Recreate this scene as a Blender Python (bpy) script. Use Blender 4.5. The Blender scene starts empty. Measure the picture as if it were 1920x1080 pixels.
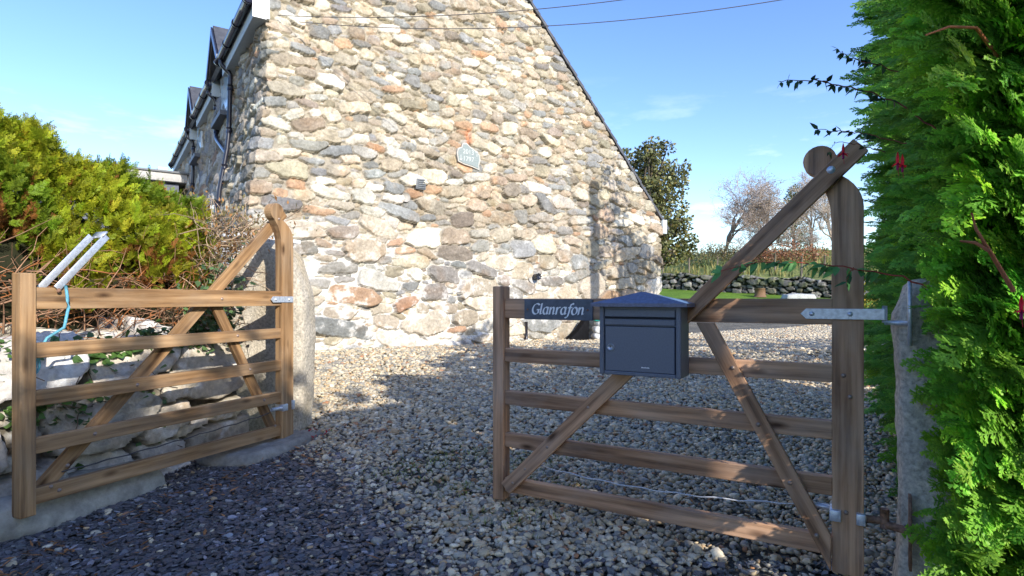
import bpy, bmesh, math, random
import numpy as np
from mathutils import Vector, Matrix
R = math.radians
rng = np.random.default_rng(7); random.seed(7)
scn = bpy.context.scene; col = scn.collection

# ------------------------------------------------------------------ camera, sky, sun, exposure
H = 1.25; F = 1100.0
cam = bpy.data.cameras.new("camera"); cam_o = bpy.data.objects.new("camera", cam); col.objects.link(cam_o)
cam_o.location = (0, 0, H); cam_o.rotation_euler = (R(90), 0, 0)
cam.sensor_width = 36; cam.lens = 36 * F / 1920; cam.shift_y = 20 / 1920
cam.clip_start = 0.05; cam.clip_end = 3000; scn.camera = cam_o
SUN_AZ, SUN_EL = 33.0, 25.0          # azimuth: to the right of straight behind the camera
S = Vector((math.sin(R(SUN_AZ)) * math.cos(R(SUN_EL)), -math.cos(R(SUN_AZ)) * math.cos(R(SUN_EL)), math.sin(R(SUN_EL))))
w = bpy.data.worlds.new("World"); scn.world = w; w.use_nodes = True
nt = w.node_tree; N = nt.nodes; L = nt.links
bg = N["Background"]; bg.inputs[1].default_value = 0.15
sky = N.new("ShaderNodeTexSky"); sky.sky_type = 'NISHITA'; sky.sun_disc = False
sky.sun_elevation = R(SUN_EL); sky.sun_rotation = math.atan2(S.x, S.y)
sky.air_density = 1.0; sky.dust_density = 0.4; sky.ozone_density = 2.0
tc = N.new("ShaderNodeTexCoord"); mp = N.new("ShaderNodeMapping"); mp.inputs['Scale'].default_value = (1.6, 1.6, 7)
no = N.new("ShaderNodeTexNoise"); no.inputs['Scale'].default_value = 2.1; no.inputs['Detail'].default_value = 7; no.inputs['Roughness'].default_value = .6
cr = N.new("ShaderNodeValToRGB"); cr.color_ramp.elements[0].position = .555; cr.color_ramp.elements[1].position = .78
sep = N.new("ShaderNodeSeparateXYZ"); low = N.new("ShaderNodeMapRange")   # clouds lie low in the sky
low.inputs[1].default_value = .36; low.inputs[2].default_value = .06; low.inputs[3].default_value = 0; low.inputs[4].default_value = .85
mul = N.new("ShaderNodeMath"); mul.operation = 'MULTIPLY'
mix = N.new("ShaderNodeMixRGB"); mix.inputs[2].default_value = (6.2, 6.4, 6.8, 1)
hs = N.new('ShaderNodeHueSaturation'); hs.inputs['Hue'].default_value = .515; hs.inputs['Saturation'].default_value = 1.2; hs.inputs['Value'].default_value = .84; L.new(sky.outputs[0], hs.inputs['Color'])
L.new(tc.outputs['Generated'], mp.inputs[0]); L.new(mp.outputs[0], no.inputs[0]); L.new(no.outputs[0], cr.inputs[0])
L.new(tc.outputs['Generated'], sep.inputs[0]); L.new(sep.outputs[2], low.inputs[0]); L.new(cr.outputs[0], mul.inputs[0]); L.new(low.outputs[0], mul.inputs[1])
L.new(mul.outputs[0], mix.inputs[0]); L.new(hs.outputs[0], mix.inputs[1]); L.new(mix.outputs[0], bg.inputs[0])
sl = bpy.data.lights.new("sun", 'SUN'); sl.energy = 2.4; sl.angle = R(.5); sl.color = (1, .94, .86)
so = bpy.data.objects.new("sun", sl); col.objects.link(so); so.rotation_euler = S.to_track_quat('Z', 'Y').to_euler(); so.location = (4, -6, 12)
scn.view_settings.view_transform = 'Standard'; scn.view_settings.look = 'None'; scn.view_settings.gamma = 1
scn.view_settings.exposure = 1.38
scn.cycles.max_bounces = 6; scn.cycles.transparent_max_bounces = 8

# ------------------------------------------------------------------ helpers
def tag(o, label=None, cat=None, group=None, kind=None):
    if label: o['label'] = label
    if cat: o['category'] = cat
    if group: o['group'] = group
    if kind: o['kind'] = kind
    return o
def thing(name, label, cat, loc=(0, 0, 0), rz=0, group=None):
    o = bpy.data.objects.new(name, None); col.objects.link(o); o.empty_display_size = .1
    o.location = loc; o.rotation_euler = (0, 0, rz); return tag(o, label, cat, group)
def mesh(name, V, Q=None, T=None, mat=None, parent=None, tint=None, smooth=True, mats=None, midx=None):
    V = np.asarray(V, dtype=np.float32).reshape(-1, 3)
    Q = np.zeros((0, 4), np.int32) if Q is None or len(Q) == 0 else np.asarray(Q, np.int32)
    T = np.zeros((0, 3), np.int32) if T is None or len(T) == 0 else np.asarray(T, np.int32)
    me = bpy.data.meshes.new(name); me.vertices.add(len(V)); me.vertices.foreach_set('co', V.ravel())
    me.loops.add(Q.size + T.size); me.loops.foreach_set('vertex_index', np.concatenate([Q.ravel(), T.ravel()]))
    me.polygons.add(len(Q) + len(T))
    st = np.concatenate([np.arange(len(Q)) * 4, Q.size + np.arange(len(T)) * 3]).astype(np.int32)
    me.polygons.foreach_set('loop_start', st)
    me.polygons.foreach_set('use_smooth', np.full(len(Q) + len(T), smooth))
    if tint is not None:
        a = me.attributes.new('tint', 'FLOAT_COLOR', 'POINT'); t = np.ones((len(V), 4), np.float32); t[:, :3] = tint
        a.data.foreach_set('color', t.ravel())
    me.update(calc_edges=True); me.validate()
    if mat: me.materials.append(mat)
    o = bpy.data.objects.new(name, me); col.objects.link(o); o.parent = parent; return o
class MB:
    """collects geometry for one mesh"""
    def __init__(s): s.V = []; s.Q = []; s.T = []; s.C = []; s.n = 0
    def add(s, V, Q=None, T=None, c=(1, 1, 1)):
        V = np.asarray(V, float).reshape(-1, 3); s.V.append(V)
        if Q is not None and len(Q): s.Q.append(np.asarray(Q) + s.n)
        if T is not None and len(T): s.T.append(np.asarray(T) + s.n)
        s.C.append(np.broadcast_to(np.asarray(c, float), (len(V), 3))); s.n += len(V); return s
    def box(s, c, d, rot=None, bev=0.0, colr=(1, 1, 1)):
        bm = bmesh.new(); bmesh.ops.create_cube(bm, size=1)
        for v in bm.verts: v.co = Vector((v.co.x * d[0], v.co.y * d[1], v.co.z * d[2]))
        if bev: bmesh.ops.bevel(bm, geom=bm.edges[:], offset=bev, segments=2, affect='EDGES', profile=.5)
        s.bm(bm, c, rot, colr); return s
    def bm(s, bm, c=(0, 0, 0), rot=None, colr=(1, 1, 1)):
        bmesh.ops.triangulate(bm, faces=[f for f in bm.faces if len(f.verts) > 4]); bm.verts.index_update()
        V = [((rot @ v.co) if rot else v.co) + Vector(c) for v in bm.verts]
        s.add([tuple(v) for v in V], [[v.index for v in f.verts] for f in bm.faces if len(f.verts) == 4],
              [[v.index for v in f.verts] for f in bm.faces if len(f.verts) == 3], colr); bm.free()
    def tube(s, P, rad, n=6, c=(1, 1, 1), cap=True):
        P = np.asarray(P, float); k = len(P); rad = np.broadcast_to(np.asarray(rad, float), (k,))
        T = np.gradient(P, axis=0); T /= np.linalg.norm(T, axis=1, keepdims=True) + 1e-9
        ref = np.array([0, 0, 1.]) if abs(T[:, 2]).mean() < .9 else np.array([1., 0, 0])
        A = np.cross(T, ref); A /= np.linalg.norm(A, axis=1, keepdims=True) + 1e-9; B = np.cross(A, T)
        th = np.arange(n) / n * 2 * np.pi
        V = P[:, None] + rad[:, None, None] * (np.cos(th)[None, :, None] * A[:, None] + np.sin(th)[None, :, None] * B[:, None])
        i = np.arange(k - 1)[:, None] * n; j = np.arange(n)[None]; j2 = (j + 1) % n
        Q = np.stack([i + j, i + j2, i + n + j2, i + n + j], -1).reshape(-1, 4)
        Ts = []
        if cap and n > 3:
            for b, fl in ((0, 1), ((k - 1) * n, 0)):
                for a in range(1, n - 1): Ts.append((b, b + a + 1, b + a) if fl == 0 else (b, b + a, b + a + 1))
        s.add(V.reshape(-1, 3), Q, Ts, c); return s
    def prism(s, pts, t, c=(1, 1, 1), bev=0.0):
        """outline in local x-z, thickness t along y, centred"""
        bm = bmesh.new(); vs = [bm.verts.new((x, -t / 2, z)) for x, z in pts]; f = bm.faces.new(vs)
        r = bmesh.ops.extrude_face_region(bm, geom=[f])
        for v in [g for g in r['geom'] if isinstance(g, bmesh.types.BMVert)]: v.co.y += t
        bmesh.ops.recalc_face_normals(bm, faces=bm.faces[:])
        if bev:
            es = [e for e in bm.edges if len(e.link_faces) == 2 and e.calc_face_angle() > .9]
            bmesh.ops.bevel(bm, geom=es, offset=bev, segments=2, affect='EDGES', profile=.5)
        s.bm(bm, colr=c); return s
    def build(s, name, mat, parent=None, smooth=True, flat=False):
        V = np.concatenate(s.V); Q = np.concatenate(s.Q) if s.Q else None; T = np.concatenate(s.T) if s.T else None
        return mesh(name, V, Q, T, mat, parent, np.concatenate(s.C), smooth and not flat)
def inst(mb, TV, TQ, pos, rot, scl, tint, TC=None, TT=None):
    """many copies of a small template into ONE surface (leaves, chippings)"""
    n = len(pos); m = len(TV); scl = np.asarray(scl, float)
    if scl.ndim == 1: scl = scl[:, None]
    V = np.einsum('nij,nmj->nmi', rot, TV[None] * scl[:, None, :]) + pos[:, None]
    off = (np.arange(n) * m)[:, None, None]
    C = np.repeat(tint[:, None], m, 1)
    if TC is not None: C = C * TC[None]
    mb.add(V.reshape(-1, 3), (TQ[None] + off).reshape(-1, 4) if TQ is not None else None,
           (TT[None] + off).reshape(-1, 3) if TT is not None else None, C.reshape(-1, 3))
def rotz(a): c, s, z, o = np.cos(a), np.sin(a), np.zeros_like(a), np.ones_like(a); return np.stack([np.stack([c, -s, z], -1), np.stack([s, c, z], -1), np.stack([z, z, o], -1)], -2)
def roty(a): c, s, z, o = np.cos(a), np.sin(a), np.zeros_like(a), np.ones_like(a); return np.stack([np.stack([c, z, s], -1), np.stack([z, o, z], -1), np.stack([-s, z, c], -1)], -2)
def rotx(a): c, s, z, o = np.cos(a), np.sin(a), np.zeros_like(a), np.ones_like(a); return np.stack([np.stack([o, z, z], -1), np.stack([z, c, -s], -1), np.stack([z, s, c], -1)], -2)
def frame(X, up):
    """rotation whose local x runs along X, local z near up"""
    X = X / np.linalg.norm(X, axis=1, keepdims=True); Y = np.cross(up, X); Y /= np.linalg.norm(Y, axis=1, keepdims=True) + 1e-9
    return np.stack([X, Y, np.cross(X, Y)], -1)
def vnoise(shape, cell, seed, octs=4, gain=.5):
    """smooth value noise on a grid, about -1..1"""
    r = np.random.default_rng(seed); out = np.zeros(shape); amp = 1.; tot = 0
    for o in range(octs):
        c = max(1.0, cell / 2 ** o); gy, gx = int(shape[0] / c) + 3, int(shape[1] / c) + 3
        g = r.uniform(-1, 1, (gy, gx)); y = np.arange(shape[0]) / c; x = np.arange(shape[1]) / c
        y0 = y.astype(int); x0 = x.astype(int); fy = (y - y0); fx = (x - x0); fy = (fy * fy * (3 - 2 * fy))[:, None]; fx = (fx * fx * (3 - 2 * fx))[None]
        a = g[y0][:, x0]; b = g[y0][:, x0 + 1]; d = g[y0 + 1][:, x0]; e = g[y0 + 1][:, x0 + 1]
        out += amp * ((a * (1 - fx) + b * fx) * (1 - fy) + (d * (1 - fx) + e * fx) * fy); tot += amp; amp *= gain
    return out / tot * 1.6
def sstep(a, b, x): t = np.clip((x - a) / (b - a), 0, 1); return t * t * (3 - 2 * t)
def gz(x, y):
    """height of the ground: level lane, drive rising to the house, garden rising behind"""
    y = np.asarray(y, float)
    z = .057 * np.clip(y - 2.4, 0, 6.9) - .012 * np.clip(y - 10, 0, 4) + .098 * np.clip(y - 18.5, 0, 16.5)
    return z + .012 * np.sin(x * 1.7 + y * .6) * np.clip(y - 2, 0, 1)
def at(px, py, Y): return Vector(((px - 960) / F * Y, Y, H + (560 - py) / F * Y))

# ------------------------------------------------------------------ materials
def newmat(name):
    m = bpy.data.materials.new(name); m.use_nodes = True; return m, m.node_tree.nodes, m.node_tree.links, m.node_tree.nodes["Principled BSDF"]
def nnode(N, L, scale, detail=5, rough=.55, vec=None, mscale=None, coord='Object', shift=True):
    tc = N.new("ShaderNodeTexCoord"); out = tc.outputs[coord]
    if mscale:
        mp = N.new("ShaderNodeMapping"); mp.inputs['Scale'].default_value = mscale; L.new(out, mp.inputs[0]); out = mp.outputs[0]
        if shift:
            oi = N.new("ShaderNodeObjectInfo"); ml = N.new("ShaderNodeMath"); ml.operation = 'MULTIPLY'; ml.inputs[1].default_value = 37
            L.new(oi.outputs['Random'], ml.inputs[0]); L.new(ml.outputs[0], mp.inputs['Location'])
    n = N.new("ShaderNodeTexNoise"); n.inputs['Scale'].default_value = scale; n.inputs['Detail'].default_value = detail; n.inputs['Roughness'].default_value = rough
    L.new(out, n.inputs['Vector']); return n
def ramp(N, L, src, stops):
    r = N.new("ShaderNodeValToRGB"); e = r.color_ramp.elements
    while len(e) < len(stops): e.new(.5)
    for el, (p, c) in zip(e, stops): el.position = p; el.color = (*c, 1) if len(c) == 3 else c
    L.new(src, r.inputs[0]); return r
def mixc(N, L, a, b, fac, mode='MIX'):
    m = N.new("ShaderNodeMixRGB"); m.blend_type = mode
    for i, v in ((0, fac), (1, a), (2, b)):
        if isinstance(v, (int, float)): m.inputs[i].default_value = v
        elif isinstance(v, tuple): m.inputs[i].default_value = (*v, 1)
        else: L.new(v, m.inputs[i])
    return m.outputs[0]
def bump(N, L, src, P, strength, dist):
    b = N.new("ShaderNodeBump"); b.inputs['Strength'].default_value = strength; b.inputs['Distance'].default_value = dist
    L.new(src, b.inputs['Height']); L.new(b.outputs[0], P.inputs['Normal'])
def tintmat(name, rough=.85, nscale=30, var=.35, bumpd=.004, spec=.3, trans=0, big=None):
    m, N, L, P = newmat(name); a = N.new("ShaderNodeAttribute"); a.attribute_name = 'tint'; c = a.outputs['Color']
    n = nnode(N, L, nscale, 6, .65); lo, hi = 1 - var, 1 + var
    c = mixc(N, L, c, ramp(N, L, n.outputs[0], [(.25, (lo,) * 3), (.75, (hi,) * 3)]).outputs[0], 1, 'MULTIPLY')
    P.inputs['Roughness'].default_value = rough; P.inputs['Specular IOR Level'].default_value = spec
    L.new(c, P.inputs['Base Color'])
    if bumpd: bump(N, L, n.outputs[0], P, .8, bumpd)
    if trans:
        t = N.new("ShaderNodeBsdfTranslucent"); mx = N.new("ShaderNodeMixShader"); mx.inputs[0].default_value = trans
        L.new(c, t.inputs[0]); L.new(P.outputs[0], mx.inputs[1]); L.new(t.outputs[0], mx.inputs[2]); L.new(mx.outputs[0], N["Material Output"].inputs[0])
    return m
def plain(name, c, rough=.5, metal=0, var=.12, nscale=18, bumpd=0, spec=.5):
    m, N, L, P = newmat(name); n = nnode(N, L, nscale, 5)
    r = ramp(N, L, n.outputs[0], [(.3, tuple(x * (1 - var) for x in c)), (.7, tuple(min(1, x * (1 + var)) for x in c))])
    L.new(r.outputs[0], P.inputs['Base Color']); P.inputs['Roughness'].default_value = rough; P.inputs['Metallic'].default_value = metal; P.inputs['Specular IOR Level'].default_value = spec
    if bumpd: bump(N, L, n.outputs[0], P, .6, bumpd)
    return m
def wood(name, light, mid, dark, grey=.0, greyc=(.3, .27, .24)):
    m, N, L, P = newmat(name)
    g = nnode(N, L, 1.0, 6, .6, mscale=(1.6, 34, 34)); f = nnode(N, L, 1.0, 3, .5, mscale=(1.1, 9, 9)); s = nnode(N, L, 1.0, 4, .6, mscale=(3, 7, 7))
    a = ramp(N, L, g.outputs[0], [(.34, dark), (.5, mid), (.64, light)]).outputs[0]
    b = ramp(N, L, f.outputs[0], [(.32, (.60, .56, .52)), (.68, (1.28, 1.25, 1.2))]).outputs[0]
    c = mixc(N, L, a, b, 1, 'MULTIPLY')
    gm = ramp(N, L, s.outputs[0], [(.42, (0, 0, 0)), (.75, (grey,) * 3)]).outputs[0]
    c = mixc(N, L, c, greyc, gm)
    vo = N.new("ShaderNodeTexVoronoi"); tcn = N.new("ShaderNodeTexCoord"); mpn = N.new("ShaderNodeMapping"); mpn.inputs['Scale'].default_value = (3.2, 9, 9)
    oi = N.new("ShaderNodeObjectInfo"); ml = N.new("ShaderNodeMath"); ml.operation = 'MULTIPLY'; ml.inputs[1].default_value = 53
    L.new(oi.outputs['Random'], ml.inputs[0]); L.new(ml.outputs[0], mpn.inputs['Location'])
    L.new(tcn.outputs['Object'], mpn.inputs[0]); L.new(mpn.outputs[0], vo.inputs[0]); vo.inputs['Scale'].default_value = 1
    k = ramp(N, L, vo.outputs['Distance'], [(.05, (.22, .18, .16)), (.11, (.55, .52, .50)), (.20, (1, 1, 1))]).outputs[0]
    c = mixc(N, L, c, k, 1, 'MULTIPLY')
    L.new(c, P.inputs['Base Color']); P.inputs['Roughness'].default_value = .75; P.inputs['Specular IOR Level'].default_value = .25
    bump(N, L, g.outputs[0], P, .55, .004); return m
M = {}
M['stone'] = tintmat('rubble_stone', .9, 24, .34, .016)
M['granite'] = tintmat('granite', .92, 48, .55, .016)
M['pebble'] = tintmat('pebble', .62, 60, .25, .001, .4)
M['slate_chip'] = tintmat('slate_chip', .5, 60, .25, .001, .45)
M['leaf'] = tintmat('conifer_leaf', .5, 9, .22, 0, .3, .40)
M['ivyleaf'] = tintmat('glossy_leaf', .38, 15, .2, 0, .5, .12)
M['twig'] = tintmat('twig_bark', .85, 30, .3, 0, .2)
M['flower'] = tintmat('flower_petal', .5, 30, .15, 0, .3, .3)
M['wood_l'] = wood('honey_timber', (.47, .30, .155), (.36, .215, .10), (.19, .108, .052), .45, (.36, .28, .19))
M['wood_r'] = wood('weathered_timber', (.64, .39, .235), (.49, .285, .165), (.24, .135, .08), .40, (.52, .43, .345))
M['zinc'] = plain('galvanised_steel', (.62, .66, .72), .42, .55, .2, 60, .0006)
M['rust'] = plain('rusty_iron', (.25, .14, .09), .8, .2, .5, 60, .001)
M['boltm'] = plain('bolt_head', (.33, .25, .20), .5, .5, .3, 60)
M['box'] = plain('dark_blue_grey_powder_coat', (.138, .155, .195), .38, 0, .10, 160, .0004)
M['boxroof'] = plain('blue_grey_sky_tinted_lid', (.115, .135, .22), .28, 0, .22, 60, .0004)  # sky reflection put into the lid's bluer base colour
M['gap'] = plain('shadow_gap', (.012, .014, .02), .8)
M['slate'] = plain('slate_plate', (.105, .12, .145), .55, 0, .25, 30, .0008)
M['paint'] = plain('white_lettering', (.93, .93, .92), .6, 0, .05)
M['gutter'] = plain('black_gutter', (.022, .023, .035), .25, 0, .15)
M['fascia'] = plain('pale_grey_board', (.50, .56, .58), .6, 0, .06)
M['white'] = plain('white_paint', (.78, .79, .78), .55, 0, .05)
M['glass'] = plain('pale_glass', (.45, .55, .60), .12, 0, .1)
M['roof'] = plain('roof_slate', (.075, .078, .088), .6, 0, .35, 7, .01)
M['vent'] = plain('grey_plastic', (.16, .17, .18), .5)
M['plaque'] = plain('pale_slate_plaque', (.235, .275, .265), .6, 0, .15, 40, .001)
M['rope'] = plain('blue_rope', (.14, .42, .55), .8, 0, .25, 90, .001)
M['wire'] = plain('white_cord', (.55, .56, .58), .6)
M['cable'] = plain('black_cable', (.08, .075, .075), .6)
M['concrete'] = tintmat('rough_concrete', .95, 14, .4, .012)
M['sack'] = plain('white_sack', (.62, .62, .60), .75, 0, .15, 14, .004)
M['teal'] = plain('teal_plastic', (.03, .42, .36), .5, 0, .2); M['blue'] = plain('blue_plastic', (.05, .20, .45), .5, 0, .2)
M['black'] = plain('black_sack', (.006, .006, .007), .7, 0, .4, 12, .006, .1)
M['red'] = plain('red_paint', (.45, .07, .04), .6)

# ------------------------------------------------------------------ ground
def grid(x0, x1, nx, y0, y1, ny, zf, ex=1.0, ey=1.0):
    X, Y = np.meshgrid(np.linspace(x0, x1, nx), np.linspace(y0, y1, ny)); Z = zf(X, Y)
    i = np.arange(ny - 1)[:, None] * nx + np.arange(nx - 1)[None]
    return np.stack([X, Y, Z], -1).reshape(-1, 3), np.stack([i, i + 1, i + nx + 1, i + nx], -1).reshape(-1, 4)
def groundmat(name, a, b, c, scale, bd=.02):
    m, N, L, P = newmat(name); n = nnode(N, L, scale, 8, .7); n2 = nnode(N, L, scale * .07, 4, .6)
    r = ramp(N, L, n.outputs[0], [(.32, a), (.5, b), (.68, c)]).outputs[0]
    r = mixc(N, L, r, ramp(N, L, n2.outputs[0], [(.35, (.7, .72, .7)), (.65, (1.25, 1.2, 1.1))]).outputs[0], 1, 'MULTIPLY')
    L.new(r, P.inputs['Base Color']); P.inputs['Roughness'].default_value = .95; P.inputs['Specular IOR Level'].default_value = .15
    bump(N, L, n.outputs[0], P, 1, bd); return m
M['soil'] = groundmat('dark_soil', (.03, .028, .022), (.06, .05, .04), (.10, .085, .065), 9)
M['gravel_bed'] = groundmat('gravel_bed', (.07, .068, .06), (.16, .15, .13), (.28, .26, .22), 45, .02)
M['lawn'] = groundmat('mown_lawn', (.075, .15, .018), (.12, .22, .025), (.19, .28, .05), 9, .03)
M['field'] = groundmat('rough_field', (.10, .15, .035), (.19, .22, .07), (.29, .27, .13), 2.2, .1)
M['asphalt'] = groundmat('lane_asphalt', (.035, .035, .036), (.05, .05, .05), (.07, .07, .068), 40, .006)
def farz(X, Y): return np.where(Y > 60, gz(X, 35) - .3 + (np.minimum(Y, 400) - 60) * .02, gz(X, Y) - .06) - .0 * X
xs = np.concatenate([np.linspace(-900, -30, 18), np.linspace(-28, 40, 35), np.linspace(44, 900, 18)])
ys = np.concatenate([np.linspace(-300, -12, 12), np.linspace(-10, 62, 61), np.linspace(66, 1500, 26)])
X, Y = np.meshgrid(xs, ys); i = np.arange(len(ys) - 1)[:, None] * len(xs) + np.arange(len(xs) - 1)[None]
g = mesh('ground', np.stack([X, Y, farz(X, Y)], -1), np.stack([i, i + 1, i + len(xs) + 1, i + len(xs)], -1).reshape(-1, 4), None, M['soil'])
tag(g, kind='structure')
V, Q = grid(-5, 11, 81, -1.2, 20.6, 110, lambda x, y: gz(x, y) - .012); tag(mesh('drive', V, Q, None, M['gravel_bed']), kind='structure')
V, Q = grid(-30, 30, 61, -4.2, -1.2, 4, lambda x, y: gz(x, y) - .02); tag(mesh('lane', V, Q, None, M['asphalt']), kind='structure')
V, Q = grid(-14, 34, 97, 20.2, 36, 78, lambda x, y: gz(x, y) + .06 - .5 * sstep(20.5, 20.2, y)); tag(mesh('lawn', V, Q, None, M['lawn']), kind='structure')
WA, WB = Vector((2.0, 38.5)), Vector((22.0, 21.5))       # line of the far field wall
wdir = (WB - WA).normalized(); wn = Vector((-wdir.y, wdir.x));  wn = wn if wn.y > 0 else -wn
def wallbase(p): return float(gz(p.x, min(p.y, 35)))
def field_z(X, Y):
    d = (X - WA.x) * wn.x + (Y - WA.y) * wn.y
    b = 2.45 + .135 * np.clip(d, 0, 22) + .03 * np.clip(d - 22, 0, 300)
    u = (X - WA.x) * wdir.x + (Y - WA.y) * wdir.y
    return b - .022 * u + .10 * np.sin(X * .5 + Y * .31) + .05 * np.sin(X * 1.3 - Y * .9)
us = np.linspace(-60, 60, 90); ds = np.concatenate([np.linspace(.25, 30, 50), np.linspace(31, 260, 40)])
U, D = np.meshgrid(us, ds); X = WA.x + U * wdir.x + D * wn.x; Y = WA.y + U * wdir.y + D * wn.y
i = np.arange(len(ds) - 1)[:, None] * len(us) + np.arange(len(us) - 1)[None]
tag(mesh('field', np.stack([X, Y, field_z(X, Y)], -1), np.stack([i, i + 1, i + len(us) + 1, i + len(us)], -1).reshape(-1, 4), None, M['field']), kind='structure')

# loose chippings -------------------------------------------------
def pebble_tpl(seed):
    r = np.random.default_rng(seed); bm = bmesh.new(); bmesh.ops.create_cube(bm, size=1); bmesh.ops.subdivide_edges(bm, edges=bm.edges[:], cuts=1, use_grid_fill=True)
    V = np.array([v.co[:] for v in bm.verts]); bm.verts.index_update(); Q = np.array([[v.index for v in f.verts] for f in bm.faces]); bm.free()
    V = V / (np.linalg.norm(V, axis=1, keepdims=True) ** .8); V *= .5 / abs(V).max(); V += r.normal(0, .05, V.shape); return V, Q
PT = [pebble_tpl(s) for s in range(5)]
def chip_tpl(seed):
    r = np.random.default_rng(seed); k = 6; a = np.sort(r.uniform(0, 1, k) * .12 + np.arange(k) / k) * 2 * np.pi; rad = r.uniform(.32, .56, k)
    o = np.stack([np.cos(a) * rad, np.sin(a) * rad * .7], -1); V = np.concatenate([np.c_[o, np.full(k, .5)], np.c_[o * 1.06, np.full(k, -.5)]])
    Q = [[j, j + k, (j + 1) % k + k, (j + 1) % k] for j in range(k)] + [[0, 1, 2, 3], [0, 3, 4, 5]]; return V, np.array(Q)[:, ::-1].copy()
CT = [chip_tpl(s) for s in range(6)]
def slatef(x, y):
    return (x + 2.08) * .70 + (y - 4.5) * .71 + .30 * np.sin(x * 2.1 + 1) + .20 * np.sin(y * 3.3 + x * 5)
def pts_jit(y0, y1, sp):
    out = []
    y = y0
    ny = int((y1 - y0) / sp)
    for k in range(ny):
        yy = y0 + k * sp; a, b = -.80 * yy - .35, min(.92 * yy + .2, 1.9 + .55 * max(0, yy - 2.4))
        n = max(1, int((b - a) / sp)); out.append(np.c_[np.linspace(a, b, n) + rng.uniform(-.5, .5, n) * sp, np.full(n, yy) + rng.uniform(-.5, .5, n) * sp])
    return np.concatenate(out)
GD = np.array([.804, .594]); C0 = np.array([-3.76, 9.0])
def keep_drive(p):
    d = (p - C0) @ np.array([-GD[1], GD[0]])                         # behind the gable?
    lw = (p - np.array([-2.47, 2.97])) @ np.array([-.918, .397])     # behind the left wall?
    lu = (p - np.array([-2.47, 2.97])) @ np.array([.397, .918])
    return (d < .05) & ((lw < .32) | (lu > 1.95))
PAL = np.array([[.36, .36, .34], [.50, .44, .34], [.60, .54, .43], [.27, .28, .29], [.44, .34, .23], [.68, .65, .58], [.50, .48, .43], [.38, .21, .13]]) * np.array([1.12, 1.02, .83]); PW = np.array([.2, .2, .16, .14, .1, .07, .11, .02])
mb = MB()
for (y0, y1, sp, s0, s1) in ((1.75, 4.6, .027, .026, .050), (4.6, 7.5, .034, .034, .056), (7.5, 20.4, .048, .046, .074)):
    p = np.concatenate([pts_jit(y0, y1, sp), pts_jit(y0, y1, sp * 1.7)]); p = p[keep_drive(p)]
    f = slatef(p[:, 0], p[:, 1]); pr = sstep(-.30, .45, f + rng.normal(0, .12, len(f))); pr = np.maximum(pr, .045); pr[(p[:, 1] < 2.7) & (p[:, 0] > 0)] *= .55
    pr = pr * (1 - .45 * sstep(.35, .9, np.sin(p[:, 0] * 2.3 + p[:, 1] * .7) * np.sin(p[:, 1] * 1.6 - p[:, 0] * .9 + 1)))
    p = p[rng.random(len(p)) < pr]; n = len(p); t = rng.integers(0, 5, n); size = rng.uniform(s0, s1, n) * rng.choice([.55, .8, 1.05, 1.45], n, p=[.25, .38, .29, .08])
    pos = np.c_[p, gz(p[:, 0], p[:, 1]) + rng.uniform(-.004, .012, n)]
    scl = np.c_[size, size * rng.uniform(.6, .9, n), size * rng.uniform(.35, .6, n)]
    rot = rotz(rng.uniform(0, 6.28, n)) @ rotx(rng.normal(0, .35, n)) @ roty(rng.normal(0, .35, n))
    c = PAL[rng.choice(len(PAL), n, p=PW)] * rng.uniform(.75, 1.2, (n, 1))
    for k in range(5): s = t == k; inst(mb, PT[k][0], PT[k][1], pos[s], rot[s], scl[s], c[s])
tag(mb.build('gravel', M['pebble']), 'pale grey and tan rounded gravel spread over the drive', 'gravel', kind='stuff')
mb = MB(); p = np.concatenate([pts_jit(1.7, 5.2, .030), pts_jit(1.7, 5.2, .036), pts_jit(1.7, 5.2, .05)]); p = p[keep_drive(p)]
f = slatef(p[:, 0], p[:, 1]); pr = sstep(.42, -.15, f + rng.normal(0, .15, len(f))); pr = np.maximum(pr, np.where(p[:, 1] < 2.75, .35, .03)); p = p[rng.random(len(p)) < pr]; n = len(p)
t = rng.integers(0, 6, n); size = rng.uniform(.025, .060, n); pos = np.c_[p, gz(p[:, 0], p[:, 1]) + rng.uniform(0, .012, n)]
scl = np.c_[size, size, rng.uniform(.003, .008, n)]; rot = rotz(rng.uniform(0, 6.28, n)) @ rotx(rng.normal(0, .22, n)) @ roty(rng.normal(0, .22, n))
c = np.array([[.104, .101, .106]]) * rng.uniform(.5, 1.45, (n, 1)) * np.where(rng.random((n, 1)) < .09, 2.6, 1) * (1 + rng.normal(0, .025, (n, 3)))
for k in range(6): s = t == k; inst(mb, CT[k][0], CT[k][1], pos[s], rot[s], scl[s], c[s])
o = mb.build('slate_chippings', M['slate_chip'], flat=True); tag(o, 'dark blue grey slate chippings in front of the gates', 'slate chippings', kind='stuff')
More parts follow.
